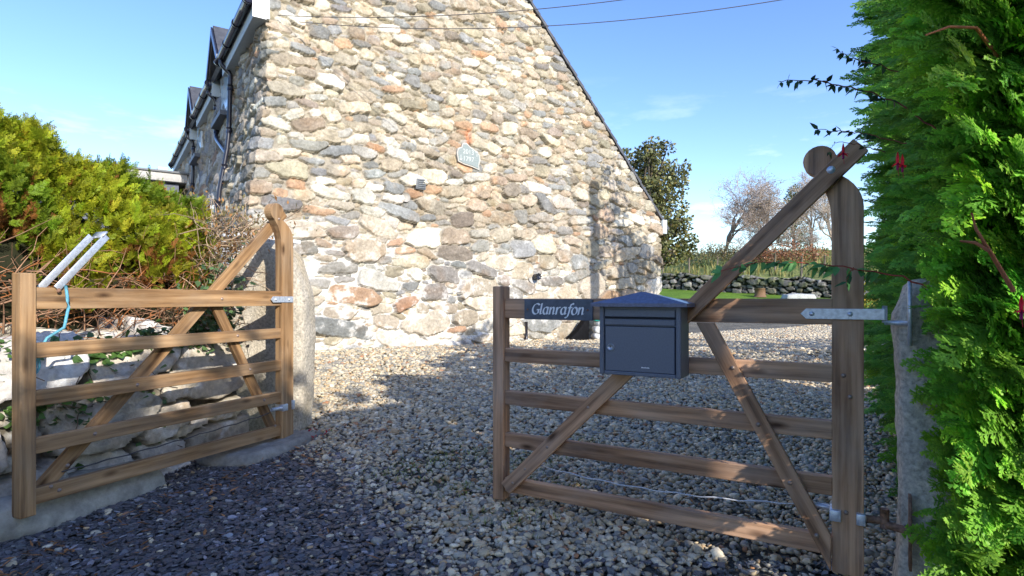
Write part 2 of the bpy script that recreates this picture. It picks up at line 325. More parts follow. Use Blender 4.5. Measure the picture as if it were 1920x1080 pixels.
# fallen needles, leaves and moss tufts
LV = np.array([[0, 0, 0], [.35, .22, .05], [1, 0, 0], [.35, -.22, .05]], float); LQ = np.array([[0, 3, 2, 1]])
mb = MB(); n = 620; p = np.c_[rng.uniform(-2.6, 1.6, n), rng.uniform(2.0, 5.2, n)]; k2 = rng.random(n) < .6
p[k2, 0] = -2.35 + .42 * (p[k2, 1] - 2.97) + np.abs(rng.normal(0, .28, k2.sum())) + .05; p = p[keep_drive(p)]; n = len(p)
inst(mb, LV, LQ, np.c_[p, gz(p[:, 0], p[:, 1]) + .022], rotz(rng.uniform(0, 6.28, n)) @ roty(rng.normal(0, .2, n)), np.c_[rng.uniform(.03, .085, n), rng.uniform(.008, .05, n), np.full(n, .03)], np.array([[.28, .13, .05]]) * rng.uniform(.5, 1.6, (n, 1)))
tag(mb.build('fallen_leaves', M['twig']), 'brown fallen leaves and needles on the chippings', 'leaf litter', kind='stuff')
mb = MB(); cs = [(.05, 3.95), (.12, 4.15), (-.55, 4.05), (-.35, 4.25), (-.75, 3.8), (.25, 3.6), (1.55, 2.25), (.0, 3.15), (-.3, 3.6), (.5, 4.6)]
for cx, cy in cs:
    n = 130; p = np.c_[rng.normal(cx, .14, n), rng.normal(cy, .09, n)]
    inst(mb, LV, LQ, np.c_[p, gz(p[:, 0], p[:, 1]) + .012], rotz(rng.uniform(0, 6.28, n)) @ roty(rng.uniform(-1.3, -.2, n)), np.c_[rng.uniform(.015, .05, n), rng.uniform(.006, .012, n), np.full(n, .03)], np.array([[.17, .26, .03]]) * rng.uniform(.6, 1.5, (n, 1)))
tag(mb.build('grass', M['leaf']), 'small mossy grass tufts growing up through the gravel', 'grass', kind='stuff')

# ------------------------------------------------------------------ rubble walling
def rubble(u0, u1, z0, z1, res, sizes, seed, pal, pw, mortar, aspect=(1.3, 2.4), prot=(.02, .05), grow=1.14, gapw=.10, tries=1.0, rot=.14):
    """packs irregular stones, large to small, over a wall face; returns grid coordinates, relief and colour"""
    r = np.random.default_rng(seed); nu = int((u1 - u0) / res) + 1; nz = int((z1 - z0) / res) + 1
    us = np.linspace(u0, u1, nu); zs = np.linspace(z0, z1, nz)
    wx = vnoise((nz, nu), .22 / res, seed + 1, 4) ; wz = vnoise((nz, nu), .22 / res, seed + 2, 4)
    D1 = np.full((nz, nu), 9.); D2 = np.full((nz, nu), 9.); ID = np.full((nz, nu), -1, int); stones = []
    for (rad, cnt, zlo, zhi) in sizes:
        for _ in range(int(cnt * tries)):
            cu = r.uniform(u0, u1); cz = r.uniform(max(z0, zlo), min(z1, zhi)); a = r.uniform(*aspect) ** .5; s = rad * r.uniform(.85, 1.15)
            ra, rb = s * a, s / a; th = r.normal(0, rot); p = r.uniform(2.6, 5.5)
            j0, j1 = int((cu - 1.7 * ra - u0) / res), int((cu + 1.7 * ra - u0) / res) + 1; i0, i1 = int((cz - 1.9 * max(rb, ra * .4) - z0) / res), int((cz + 1.9 * max(rb, ra * .4) - z0) / res) + 1
            j0, i0 = max(j0, 0), max(i0, 0); j1, i1 = min(j1, nu), min(i1, nz)
            if j1 - j0 < 2 or i1 - i0 < 2: continue
            ci, cj = min(max(int((cz - z0) / res), 0), nz - 1), min(max(int((cu - u0) / res), 0), nu - 1)
            if D1[ci, cj] < 1.08: continue
            du = us[None, j0:j1] - cu + wx[i0:i1, j0:j1] * min(.035, s * .22); dz = zs[i0:i1, None] - cz + wz[i0:i1, j0:j1] * min(.028, s * .18)
            x = (du * math.cos(th) + dz * math.sin(th)) / ra; y = (-du * math.sin(th) + dz * math.cos(th)) / rb
            d = (np.abs(x) ** p + np.abs(y) ** p) ** (1 / p)
            for _k in range(4): ka = r.uniform(0, 6.28); d = np.maximum(d, (x * math.cos(ka) + y * math.sin(ka)) / r.uniform(.80, 1.08))   # broken corners
            ins = d < 1
            if ins.sum() < 4 or (D1[i0:i1, j0:j1][ins] < 1.0).mean() > .07: continue
            k = len(stones); stones.append((cu, cz, s, ra, rb))
            A, B, I = D1[i0:i1, j0:j1], D2[i0:i1, j0:j1], ID[i0:i1, j0:j1]; better = d < A
            B[:] = np.where(better, A, np.minimum(B, d)); A[:] = np.where(better, d, A); I[better] = k
    st = np.array(stones); n = len(st)
    e = np.minimum(grow - D1, (D2 - D1) * 1.1 - gapw * .5)
    sm = sstep(0, .085, e); idx = np.maximum(ID, 0)
    pr = r.uniform(prot[0], prot[1], n) * np.clip(st[:, 2] / .10, .55, 1.6); tu = r.normal(0, .09, n); tz = r.normal(-.03, .10, n)
    LU = us[None] - st[idx, 0]; LZ = zs[:, None] - st[idx, 1]
    fine = vnoise((nz, nu), .09 / res, seed + 3, 4, .6); crack = np.abs(vnoise((nz, nu), .30 / res, seed + 9, 4, .6))
    h = sm * (pr[idx] + tu[idx] * LU + tz[idx] * LZ + fine * .012 - .012 * sstep(.07, 0, crack) + .012 * np.clip(1 - D1, 0, 1)) + (1 - sm) * fine * .005
    h = np.maximum(h, -.01)
    cid = r.choice(len(pal), n, p=np.array(pw) / sum(pw)); sc = np.array(pal)[cid] * r.uniform(.78, 1.2, (n, 1)) * (1 + r.normal(0, .012, (n, 3)))
    m1 = vnoise((nz, nu), .16 / res, seed + 4, 5, .65)[..., None]; m2 = vnoise((nz, nu), .30 / res, seed + 5, 4)[..., None]
    C = sc[idx] * (1 + .26 * m1); C = C * (1 - np.clip(m2 - .25, 0, 1) * np.array([0, .18, .34])); C = C + np.clip(m1 - .55, 0, 1) * np.array([.30, .29, .27])
    mc = np.array(mortar) * (1 + .22 * m1 + .12 * m2)
    C = sm[..., None] * C + (1 - sm[..., None]) * mc
    return us, zs, h, np.clip(C, .01, .85), sm, m1[..., 0], m2[..., 0]
def gridq(nz, nu, mask=None):
    i = np.arange(nz - 1)[:, None] * nu + np.arange(nu - 1)[None]; Q = np.stack([i, i + 1, i + nu + 1, i + nu], -1)
    return Q.reshape(-1, 4) if mask is None else Q[mask]

# ------------------------------------------------------------------ the house
SD = np.array([-.567, .824]); SN = np.array([-.824, -.567]); GN = np.array([.594, -.804])
GW = 9.2; EAVE = 5.86; RT = 3.25; RZ = 9.12
house = thing('stone_house', 'tall rubble stone cottage with a plain gable end and slate roof beside the gravel drive', 'house', (C0[0], C0[1], 0))
O3 = np.array([C0[0], C0[1], 0.])
def vz(u): return np.where(u <= RT, EAVE + np.maximum(u, 0) * (RZ - EAVE) / RT, RZ - (u - RT) * 1.0)
def wall_pos(u, z, h):
    lean = np.clip(.155 * (4.45 - z), 0, .30)
    f = sstep(-.10, .10, u)
    base = np.where((u >= 0)[..., None], u[..., None] * GD, -u[..., None] * SD)
    nrm = (1 - f)[..., None] * SN + f[..., None] * GN; nrm = nrm / np.linalg.norm(nrm, axis=-1, keepdims=True)
    corner = np.exp(-(u / .10) ** 2) * .05
    p = base + nrm * (h - corner)[..., None] + np.where((u < 0)[..., None], SN * .9, -GD) * (lean * np.where(u < 0, 1, np.clip(1 - u / 1.3, 0, 1)))[..., None]
    return np.concatenate([p, z[..., None]], -1)
SPAL = [[.38, .33, .26], [.28, .27, .25], [.235, .24, .24], [.32, .26, .20], [.38, .255, .17], [.50, .475, .42], [.32, .285, .215], [.43, .385, .31], [.25, .215, .18]]
SPW = [.20, .18, .11, .06, .04, .16, .09, .17, .03]
SZ = [(.30, 50, -.2, 1.7), (.235, 200, -.2, 2.5), (.185, 420, -.2, 3.6), (.145, 700, -.2, 4.8), (.12, 1500, -.2, 9.3), (.10, 5000, -.2, 9.3), (.092, 12000, -.2, 9.3), (.068, 22000, -.2, 9.3), (.046, 34000, -.2, 9.3), (.030, 24000, -.2, 9.3)]
us, zs, h, C, sm, m1, m2 = rubble(-3.0, GW, .2, RZ, .0140, SZ, 21, np.array(SPAL) * np.array([1.06, 1.035, .975]), SPW, (.345, .305, .24), aspect=(1.2, 3.6), prot=(.034, .066), rot=.15, grow=1.07, gapw=.14)
pm = np.exp(-(((us[None] - 3.593) / .30) ** 4 + ((zs[:, None] - 3.94) / .27) ** 4)); h = h * (1 - .8 * pm)
U, Z = np.meshgrid(us, zs)
# lime bloom on the older masonry at the foot of the wall
bl = sstep(2.9, 1.6, Z + .45 * m2 - .3 * np.cos(U * .9)) * sstep(-.2, .35, U) * sstep(7.5, 5.0, U + m1)
lw_ = np.clip(bl * ((1 - sm) * .95 + sm * sstep(.15, .75, m1 + .5 * m2) * .65), 0, 1)[..., None]; C = C * (1 - lw_) + lw_ * np.array([.70, .68, .63])
# rusty run above the plaque
ru = np.exp(-((U - 3.62 - .02 * np.sin(Z * 30)) / .055) ** 2) * sstep(4.02, 4.15, Z) * sstep(4.52, 4.42, Z); C = C * (1 - .7 * ru[..., None]) + .7 * ru[..., None] * np.array([.50, .17, .07])
Pw = wall_pos(U, Z, h); lim = np.where(U < 0, EAVE, vz(np.maximum(U, 0)))
fm = (Z <= lim)[:-1, :-1] & (Z <= lim)[1:, 1:]
mbw = MB(); mbw.add(Pw.reshape(-1, 3), gridq(len(zs), len(us), fm), None, C.reshape(-1, 3))
us2, zs2, h2, C2, *_ = rubble(-14.0, -3.0, .2, EAVE, .035, [(.2, 500, 0, 9), (.14, 2500, 0, 9), (.10, 6000, 0, 9), (.07, 8000, 0, 9)], 31, SPAL, SPW, (.5, .44, .34), prot=(.03, .07))
U2, Z2 = np.meshgrid(us2, zs2); mbw.add(wall_pos(U2, Z2, h2).reshape(-1, 3), gridq(len(zs2), len(us2)), None, C2.reshape(-1, 3))
def hp(t, s, z, out=0): p = GD * t + SD * s + GN * out; return (p[0], p[1], z)       # house-local point
# rear side wall, plain end wall (never seen from the drive) and right-hand return
for a, b in (((GW, 0), (GW, 14)), ((GW, 14), (0, 14))):
    ztop = lambda t: float(vz(np.array(float(t)))) - .12
    n = 30; ts = np.linspace(0, 1, n); P1 = [hp(a[0] + (b[0] - a[0]) * k, a[1] + (b[1] - a[1]) * k, .2) for k in ts]; P2 = [hp(a[0] + (b[0] - a[0]) * k, a[1] + (b[1] - a[1]) * k, ztop(a[0] + (b[0] - a[0]) * k)) for k in ts]
    mbw.add(P1 + P2, [[j, j + 1, n + j + 1, n + j] for j in range(n - 1)], None, (.42, .37, .30))
mbw.build('wall', M['stone'], house)
# roof slopes as slabs of slate courses
def roof_slope(t0, z0, t1, z1, s0, s1, name='roof'):
    mb = MB(); k = 30; d = np.array([t1 - t0, z1 - z0]); d /= np.linalg.norm(d); nn = np.array([-d[1], d[0]]); nn = nn if nn[1] > 0 else -nn
    for c in range(k):
        a, b = c / k, (c + 1.12) / k; b = min(b, 1)
        lo = [(t0 + (t1 - t0) * q, z0 + (z1 - z0) * q) for q in (a, b)]; up = [(x + nn[0] * th, z + nn[1] * th) for (x, z), th in zip(lo, (.075, .045))]
        V = [hp(x, s, z, 0) for s in (s0 - .03 * (c % 2) * .3, s1) for x, z in (lo[0], lo[1], up[1], up[0])]
        mb.add(V, [[0, 1, 2, 3], [7, 6, 5, 4], [0, 4, 5, 1], [3, 2, 6, 7], [1, 5, 6, 2], [0, 3, 7, 4]], None, (.9 + .1 * (c % 3),) * 3)
    return mb.build(name, M['roof'], house, flat=True)
rs = 1.0; roof_slope(GW + .25, RZ - (GW + .25 - RT) + .03, RT, RZ + .03, -.07, 14.1)
ls = (RZ - EAVE) / RT; roof_slope(-.19, EAVE - .19 * ls + .10, RT, RZ + .03, -.07, 14.1)
# eaves: fascia boxes, gutters, downpipes, wall dormers
def sp(s, z, out): p = SD * s + SN * out; return (p[0], p[1], z)                     # point beside the long wall
def ybox(mb, s0, s1, z0, z1, o0, o1):
    V = [sp(s, z, o) for s in (s0, s1) for o in (o0, o1) for z in (z0, z1)]
    mb.add(V, [[0, 1, 3, 2], [4, 6, 7, 5], [0, 4, 5, 1], [2, 3, 7, 6], [0, 2, 6, 4], [1, 5, 7, 3]])
for (s0, s1) in ((-.06, 2.9), (4.15, 6.95), (8.2, 13.3)):
    mb = MB(); ybox(mb, s0, s1, EAVE - .34, EAVE - .04, -.03, .20); mb.build('fascia', M['fascia'], house, flat=True)
    g = MB(); gp = [sp(s, EAVE - .10, .275) for s in np.linspace(s0, s1, 8)]; g.tube(gp, .065, 14)
    for q in np.linspace(s0 + .04, s1 - .04, 4): g.tube([sp(q - .03, EAVE - .10, .275), sp(q + .03, EAVE - .10, .275)], .078, 14)
    g.build('gutter', M['gutter'], house)
    ew = MB(); ybox(ew, s0 - .012, s0, EAVE - .36, EAVE + .02, .02, .22); ew.build('fascia_end', M['white'] if s0 < 0 else M['fascia'], house, flat=True)
def pipe(pts, name='downpipe', collars=()):
    g = MB(); P = [np.array(sp(*p)) for p in pts]; sm_ = [P[0]]
    for a, b in zip(P[:-1], P[1:]):
        for q in (.15, .5, .85): sm_.append(a + (b - a) * q)
    sm_.append(P[-1]); g.tube(sm_, .042, 10)
    for (s, z, o) in collars: g.tube([sp(s, z - .05, o), sp(s, z + .05, o)], .053, 10)
    return g.build(name, M['gutter'], house)
pipe([(2.55, 5.72, .27), (2.55, 5.62, .27), (2.5, 5.46, .12), (2.5, 5.30, .12), (2.5, 4.2, .15), (2.5, 3.1, .33), (2.5, 1.2, .40)], collars=[(2.5, 5.2, .12), (2.5, 4.4, .14), (2.5, 3.7, .22), (2.5, 3.0, .34)])
pipe([(4.3, 5.72, .27), (4.3, 5.6, .27), (4.25, 5.45, .12), (4.25, 4.75, .12), (4.15, 4.6, .13), (2.6, 4.0, .18)], collars=[(4.25, 5.3, .12), (4.25, 4.8, .12)])
pipe([(8.35, 5.72, .27), (8.35, 5.6, .27), (8.3, 5.45, .12), (8.3, 4.4, .13), (8.3, 2.5, .35)], collars=[(8.3, 5.3, .12), (8.3, 4.3, .14)])
for s0, s1 in ((2.9, 4.15), (6.95, 8.2)):
    sc = (s0 + s1) / 2; dr = bpy.data.objects.new('dormer', None); col.objects.link(dr); dr.parent = house
    a = MB(); V = [sp(s0, 4.9, .03), sp(s1, 4.9, .03), sp(s1, 5.95, .03), sp(sc, 6.6, .03), sp(s0, 5.95, .03)]; V += [tuple(np.array(v) - np.r_[SN * 1.8, 0]) for v in V]
    a.add(V, [[0, 5, 6, 1], [1, 6, 7, 2], [4, 9, 5, 0]], [[0, 1, 2], [0, 2, 4], [2, 3, 4]], (.8, .8, .8)); a.build('dormer_wall', M['white'], dr, flat=True)
    for sa, zb in ((s0 - .12, 5.86), (s1 + .12, 5.86)):
        r_ = MB(); V = [sp(sa, zb, .28), sp(sc, 6.66, .28), sp(sc, 6.66, -1.6), sp(sa, zb, -1.6)]; V += [tuple(np.array(v) + (0, 0, .06)) for v in V]
        r_.add(V, [[0, 3, 2, 1], [4, 5, 6, 7], [0, 1, 5, 4], [1, 2, 6, 5], [2, 3, 7, 6], [3, 0, 4, 7]]); r_.build('dormer_roof', M['roof'], dr, flat=True)
        b_ = MB(); V = [sp(sa, zb - .14, .29), sp(sc, 6.52, .29), sp(sc, 6.68, .29), sp(sa, zb + .03, .29)]; V += [tuple(np.array(v) + np.r_[SN * .03, 0]) for v in V]
        b_.add(V, [[0, 1, 2, 3], [7, 6, 5, 4], [0, 4, 5, 1], [2, 6, 7, 3], [0, 3, 7, 4]]); b_.build('barge_board', M['gutter'], dr, flat=True)
    wd = MB(); ybox(wd, s0 + .14, s1 - .14, 4.98, 5.85, .035, .07); wd = wd.build('window', M['white'], dr, flat=True)
    for q in (0, 1):
        gl = MB(); a0 = s0 + .2 + q * .44; ybox(gl, a0, a0 + .40, 5.04, 5.79, .06, .078); gl.build('pane', M['glass'], dr, flat=True)
    sl_ = MB(); ybox(sl_, s0 + .02, s1 - .02, 4.80, 4.89, .0, .24); sl_.build('sill', M['slate'], dr, flat=True)
mb = MB(); ybox(mb, 3.0, 3.5, 2.2, 3.05, .2, .40); mb.build('meter_box', M['fascia'], house, flat=True)
mb = MB(); p0 = hp(GW - .02, 0, 3.05, .05); mb.box(hp(GW + .10, -.02, 3.02, .02), (.16, .10, .34), Matrix.Rotation(math.atan2(GD[1], GD[0]), 3, 'Z'), .005); mb.build('fascia_end', M['fascia'], house)
# fittings on the gable
GR = Matrix.Rotation(math.atan2(GD[1], GD[0]), 3, 'Z')
def gable_px(px, py):
    k = (px - 960) / F; t = (k * C0[1] - C0[0]) / (GD[0] - k * GD[1]); y = C0[1] + GD[1] * t; return t, H + (560 - py) / F * y
def on_gable(px, py, out): t, z = gable_px(px, py); return Vector(hp(t, 0, z, out))
def gprism(name, pts, t, loc, mat, parent, rot=GR, bev=0):
    mb = MB(); mb.prism(pts, t, bev=bev); o = mb.build(name, mat, parent, flat=True); o.location = loc; o.rotation_euler = rot.to_euler(); return o
pl = [(-.20, -.13), (-.23, .02), (-.21, .12), (-.13, .16), (-.11, .24), (-.03, .25), (.04, .19), (.14, .14), (.24, .06), (.26, -.04), (.23, -.15), (.24, -.24), (.10, -.20), (-.08, -.17)]
plq = gprism('plaque', [(x * .98, z * .88) for x, z in pl], .05, on_gable(874, 294, .055), M['plaque'], house, bev=.006)
rim = gprism('plaque_edge', [(x * 1.07, z * .98) for x, z in pl], .044, (0, .006, 0), plain('plaque_mortar', (.50, .48, .43), .8), plq, Matrix.Identity(3))
def text(s, size, mat, parent, loc, ext=.002, name='lettering', shear=0):
    cu = bpy.data.curves.new('t', 'FONT'); cu.body = s; cu.size = size; cu.extrude = ext; cu.shear = shear; cu.align_x = 'CENTER'; to = bpy.data.objects.new('t', cu); col.objects.link(to)
    bpy.context.view_layer.update(); me = bpy.data.meshes.new_from_object(to.evaluated_get(bpy.context.evaluated_depsgraph_get())); bpy.data.objects.remove(to)
    me.name = name; me.materials.clear(); me.materials.append(mat); o = bpy.data.objects.new(name, me); col.objects.link(o); o.parent = parent; o.location = loc; o.rotation_euler = (R(90), 0, 0); return o
M['faded'] = plain("faded_lettering", (.52, .54, .52), .7)
text("2013", .125, M['faded'], plq, (.0, -.027, .035)); text("1797", .125, M['faded'], plq, (.0, -.027, -.10))
for x, z, d in ((.19, .065, 1), (-.165, -.05, -1)):
    mb = MB(); mb.box((x, -.027, z), (.012, .004, .10)); mb.box((x - .014, -.027, z + d * .035), (.010, .004, .045), Matrix.Rotation(.7 * d, 3, 'Y')); mb.box((x + .014, -.0272, z + d * .035), (.010, .004, .045), Matrix.Rotation(-.7 * d, 3, 'Y')); mb.build('arrow', M['faded'], plq, flat=True)
mb = MB(); mb.box((0, 0, 0), (.19, .08, .19), None, .006)
for k in range(5): mb.box((0, -.045, -.07 + k * .035), (.15, .02, .012), None, 0)
o = mb.build('vent_cover', M['vent'], house); o.location = on_gable(784, 347, .075); o.rotation_euler = GR.to_euler()
mb = MB(); mb.tube([(0, .05, 0), (0, -.07, 0)], .085, 20); o = mb.build('round_vent', plain('stone_coloured_cap', (.40, .37, .32), .8), house); o.location = on_gable(757, 371, .02); o.rotation_euler = GR.to_euler()
mb = MB(); mb.tube([(0, .05, 0), (0, -.05, 0)], .13, 24); o = mb.build('flue_plate', plain('pale_flue_plate', (.52, .50, .47), .7), house); o.location = on_gable(996, 520, .035); o.rotation_euler = GR.to_euler()
mb = MB(); mb.tube([(0, 0, 0), (.01, -.16, .01)], .062, 16)
for k in range(8): a = k * math.pi / 4; mb.box((.06 * math.cos(a) + .01, -.15, .06 * math.sin(a) + .01), (.02, .04, .02))
fl = mb.build('flue', M['gutter'], o); fl.location = (.01, -.03, 0)
mb = MB(); mb.tube([on_gable(982, 603, .09), on_gable(982, 648, .09)], .028, 8); mb.build('drain_pipe', M['gutter'], house)

# flat roofed annex beyond the cottage
an0 = np.array(sp(10.2, 0, .3))[:2] + C0; ax = thing('flat_roofed_annex', 'low flat roofed extension with a pale fascia behind the yellow green hedge', 'annex', (an0[0], an0[1], 0), math.atan2(-GD[1], -GD[0]))
mb = MB(); mb.box((2.4, -2.0, 2.4), (4.8, 4.0, 4.4)); mb.build('wall', plain('slate_hung_wall', (.10, .11, .15), .7, 0, .3, 8), ax, flat=True)
mb = MB(); mb.box((2.35, -2.0, 4.76), (5.1, 4.35, .24), None, .01); mb.build('fascia', plain('cream_fascia', (.44, .43, .41), .7), ax)
mb = MB(); mb.box((2.35, -2.0, 4.91), (5.2, 4.45, .06), None, .01); mb.build('roof', M['vent'], ax)
mb = MB(); mb.box((.30, -1.2, 5.10), (.28, .42, .32), None, .02); rl = mb.build('rooflight', M['fascia'], ax)
for q in (-.985, -1.415): mb = MB(); mb.box((.30, q, 5.10), (.20, .02, .22)); mb.build('pane', M['glass'], rl, flat=True)

# ------------------------------------------------------------------ the gates
def board(name, mat, parent, p0, p1, width, thick, y, bev=.004):
    """one timber from p0 to p1 in the gate's x-z plane, its own local x along the grain"""
    a, b = Vector((p0[0], y, p0[1])), Vector((p1[0], y, p1[1])); d = b - a; Ln = d.length; mb = MB(); mb.box((0, 0, 0), (Ln, thick, width), None, bev)
    o = mb.build(name, mat, parent, flat=False); o.data.shade_flat(); o.location = (a + b) / 2; o.rotation_euler = (0, -math.atan2(d.z, d.x), 0); return o
def dome(mb, c, r, d=-1, h=.008):
    n = 10; V = [(c[0], c[1] + d * h, c[2])]; 
    for rr, hh in ((.6, .8), (1, .0)):
        V += [(c[0] + r * rr * math.cos(2 * math.pi * k / n), c[1] + d * h * hh, c[2] + r * rr * math.sin(2 * math.pi * k / n)) for k in range(n)]
    Q = [[1 + k, 1 + n + k, 1 + n + (k + 1) % n, 1 + (k + 1) % n] for k in range(n)]; T = [[0, 1 + k, 1 + (k + 1) % n] for k in range(n)]
    if d > 0: Q = [q[::-1] for q in Q]; T = [t[::-1] for t in T]
    mb.add(V, Q, T)
def bolt(parent, x, z, y, r=.011, mat='boltm', d=-1):
    mb = MB(); dome(mb, (0, 0, 0), r, d); o = mb.build('bolt', M[mat], parent); o.location = (x, y, z); return o
def stile_outline():
    p = [(1.692, .066), (1.811, .066), (1.811, 1.640)]
    for k in range(1, 9): a = k / 8; p.append((1.811 - .135 * (1 - math.cos(a * 1.2)) / (1 - math.cos(1.2)), 1.640 + .165 * math.sin(a * 1.2) / math.sin(1.2)))
    cx, cz, r = 1.645, 1.853, .066
    for k in range(0, 15): a = R(15 + k * 16.5); p.append((cx + r * math.cos(a), cz + r * math.sin(a)))
    p += [(1.630, 1.775), (1.652, 1.745), (1.672, 1.70), (1.685, 1.65), (1.690, 1.58)]
    return p
RAILS = [(1.194, .113), (.926, .078), (.680, .080), (.437, .080), (.180, .082)]
def make_gate(name, label, loc, dirv, mat, front):
    """front = -1: braces face the viewer's side (local -y); +1: braces on the far side"""
    g = thing(name, label, 'gate', loc, math.atan2(dirv[1], dirv[0]))
    mb = MB(); mb.box((0, 0, 0), (1.232, .078, .072), None, .006); o = mb.build('meeting_stile', mat, g); o.data.shade_flat(); o.location = (0, 0, .09 + .616); o.rotation_euler = (0, -R(90), 0)
    # hinge stile with its curved heel head, built with the grain along local x
    mb = MB(); mb.prism([(z - .9, -(x - 1.75)) for x, z in stile_outline()], .07, bev=.004); o = mb.build('hinge_stile', mat, g); o.data.shade_flat(); o.location = (1.75, 0, .9); o.rotation_euler = (0, -R(90), 0)
    for z, wd_ in RAILS: board('rail', mat, g, (.036, z), (1.694, z), wd_, .044, 0)
    y = front * (.022 + .016 + .001)
    if front < 0:
        board('long_brace', mat, g, (.060, .17), (1.80, 1.895), .078, .032, y - .015 if False else y - .0)
    else: board('long_brace', mat, g, (.06, .15), (1.795, 1.872), .078, .032, .055)
    p0, p1 = (1.165, 1.1365), (1.685, .165); dx, dz = p1[0] - p0[0], p1[1] - p0[1]; Ln = math.hypot(dx, dz); ex, ez = dx / Ln, dz / Ln; hw = .036 / abs(ez); hz = .036 / ex   # ends cut flush with the top rail and the stile
    q = [(p0[0] - hw, p0[1]), (p0[0] + hw, p0[1]), (1.6895, p0[1] + (1.6895 - p0[0] - hw) * ez / ex), (1.6895, p0[1] + (1.6895 - p0[0] + hw) * ez / ex)]; mx, mz = (p0[0] + p1[0]) / 2, (p0[1] + p1[1]) / 2
    mb = MB(); mb.prism([((x - mx) * ex + (z - mz) * ez, -(x - mx) * ez + (z - mz) * ex) for x, z in q], .030, bev=.003); o = mb.build('short_brace', mat, g); o.data.shade_flat(); o.location = (mx, y + front * .0015, mz); o.rotation_euler = (0, -math.atan2(ez, ex), 0)
    yb = (y - .016) if front < 0 else -.022
    for (x, z) in ((.19, .30), (.33, .44), (.57, .68), (1.29, .93), (1.40, .68), (1.53, .437), (1.635, .225), (.11, .21)): bolt(g, x, z, yb)
    return g
# the right gate's braces lap the stile head: the stile is set back a little
DR = (.8605, -.5095); gate_r = make_gate('entrance_gate', 'brown weathered five bar gate carrying the name plate and letter box', (-.062, 3.417, 0), DR, M['wood_r'], -1)
DL = (.3971, .9178); gate_l = make_gate('entrance_gate', 'honey coloured five bar gate standing open against the low stone wall', (-2.4705, 2.97, .058), DL, M['wood_l'], 1)
for o in gate_r.children:
    if o.name.startswith('hinge_stile'): o.location.y += .016
    if o.name.startswith('long_brace'): o.location.y -= .004
bolt(gate_r, 1.690, 1.800, -.060, .017, 'zinc')
for x, z in ((1.735, .92), (1.76, .83), (1.745, .335)): bolt(gate_r, x, z, -.0195, .010, 'boltm')
bolt(gate_l, 1.66, 1.80, -.035)
for x, z in ((1.16, 1.19), (.15, .18)): bolt(gate_l, x, z, -.022)
def strap(parent, x0, x1, z, wd_, y, pin=True):
    mb = MB(); mb.prism([(x0, 0), (x0 + .022, wd_ / 2), (x1, wd_ / 2), (x1, -wd_ / 2), (x0 + .022, -wd_ / 2)], .006, bev=.0015)
    if pin: mb.tube([(x1 - .004, .012, -wd_ / 2), (x1 - .004, .012, wd_ / 2)], .014, 12)
    o = mb.build('strap_hinge', M['zinc'], parent, flat=True); o.location = (0, y, z)
    for x in (x0 + .045, x1 - .045 if not pin else x0 + .19): bolt(o, x, 0, -.004, .011, 'zinc')
    return o
strap(gate_r, 1.570, 1.885, 1.184, .046, -.025); strap(gate_l, 1.575, 1.80, 1.186, .046, -.040, False)
mb = MB(); mb.tube([(1.885, -.012, 1.150), (1.885, -.012, 1.22)], .010, 10); mb.tube([(1.885, -.012, 1.15), (1.965, -.03, 1.15)], .010, 10); mb.box((1.97, -.035, 1.19), (.012, .05, .26)); mb.build('pintle', M['zinc'], gate_r)
mb = MB(); mb.box((1.705, .006, .318), (.044, .094, .048), None, .003); mb.box((1.800, .006, .318), (.034, .094, .048), None, .003); mb.tube([(1.60, .02, .335), (1.70, .02, .332)], .012, 10); mb.build('hinge_bracket', M['zinc'], gate_r)
mb = MB(); mb.tube([(1.82, 0, .315), (1.87, .0, .320), (1.90, -.005, .305), (1.965, -.02, .300)], .016, 10); mb.tube([(1.885, 0, .29), (1.885, 0, .37)], .018, 10); mb.box((1.972, -.03, .30), (.010, .05, .30)); mb.build('pintle', M['rust'], gate_r)
mb = MB(); mb.box((1.715, -.006, .352), (.05, .085, .052), None, .003); mb.tube([(1.60, -.02, .352), (1.70, -.03, .352)], .014, 10); mb.box((1.80, -.006, .36), (.025, .085, .07), None, .003); mb.build('hinge_bracket', M['zinc'], gate_l)
def sag(a, b, s, n=24, wob=.004):
    a, b = Vector(a), Vector(b); return [a.lerp(b, k / n) + Vector((0, 0, -s * 4 * (k / n) * (1 - k / n) + wob * math.sin(k * 1.9))) for k in range(n + 1)]
mb = MB(); mb.tube(sag((.19, .015, .315), (1.60, .015, .335), .045), .0035, 6); mb.build('tension_cord', M['wire'], gate_r)
mb = MB(); mb.tube(sag((.19, .03, .26), (1.60, .0, .325), .01), .004, 6); mb.build('tension_cord', M['cable'], gate_l)
# galvanised throw-over loop on the left gate
mb = MB()
for dx, dy in ((.0, .055), (.03, -.035)):
    a, b = Vector((.10 + dx, dy, 1.245)), Vector((.355 + dx, dy, 1.545)); d = b - a; mb.box(tuple((a + b) / 2), (d.length, .008, .036), Matrix.Rotation(-math.atan2(d.z, d.x), 3, 'Y'), .002)
mb.box((.372, .010, 1.552), (.045, .098, .008), Matrix.Rotation(-.87, 3, 'Y')); mb.build('throw_over_loop', M['zinc'], gate_l)
bolt(gate_l, .135, 1.235, -.045, .012, 'rust')
def world(g, p): return Matrix.Translation(g.location) @ Matrix.Rotation(g.rotation_euler.z, 4, 'Z') @ Vector(p)
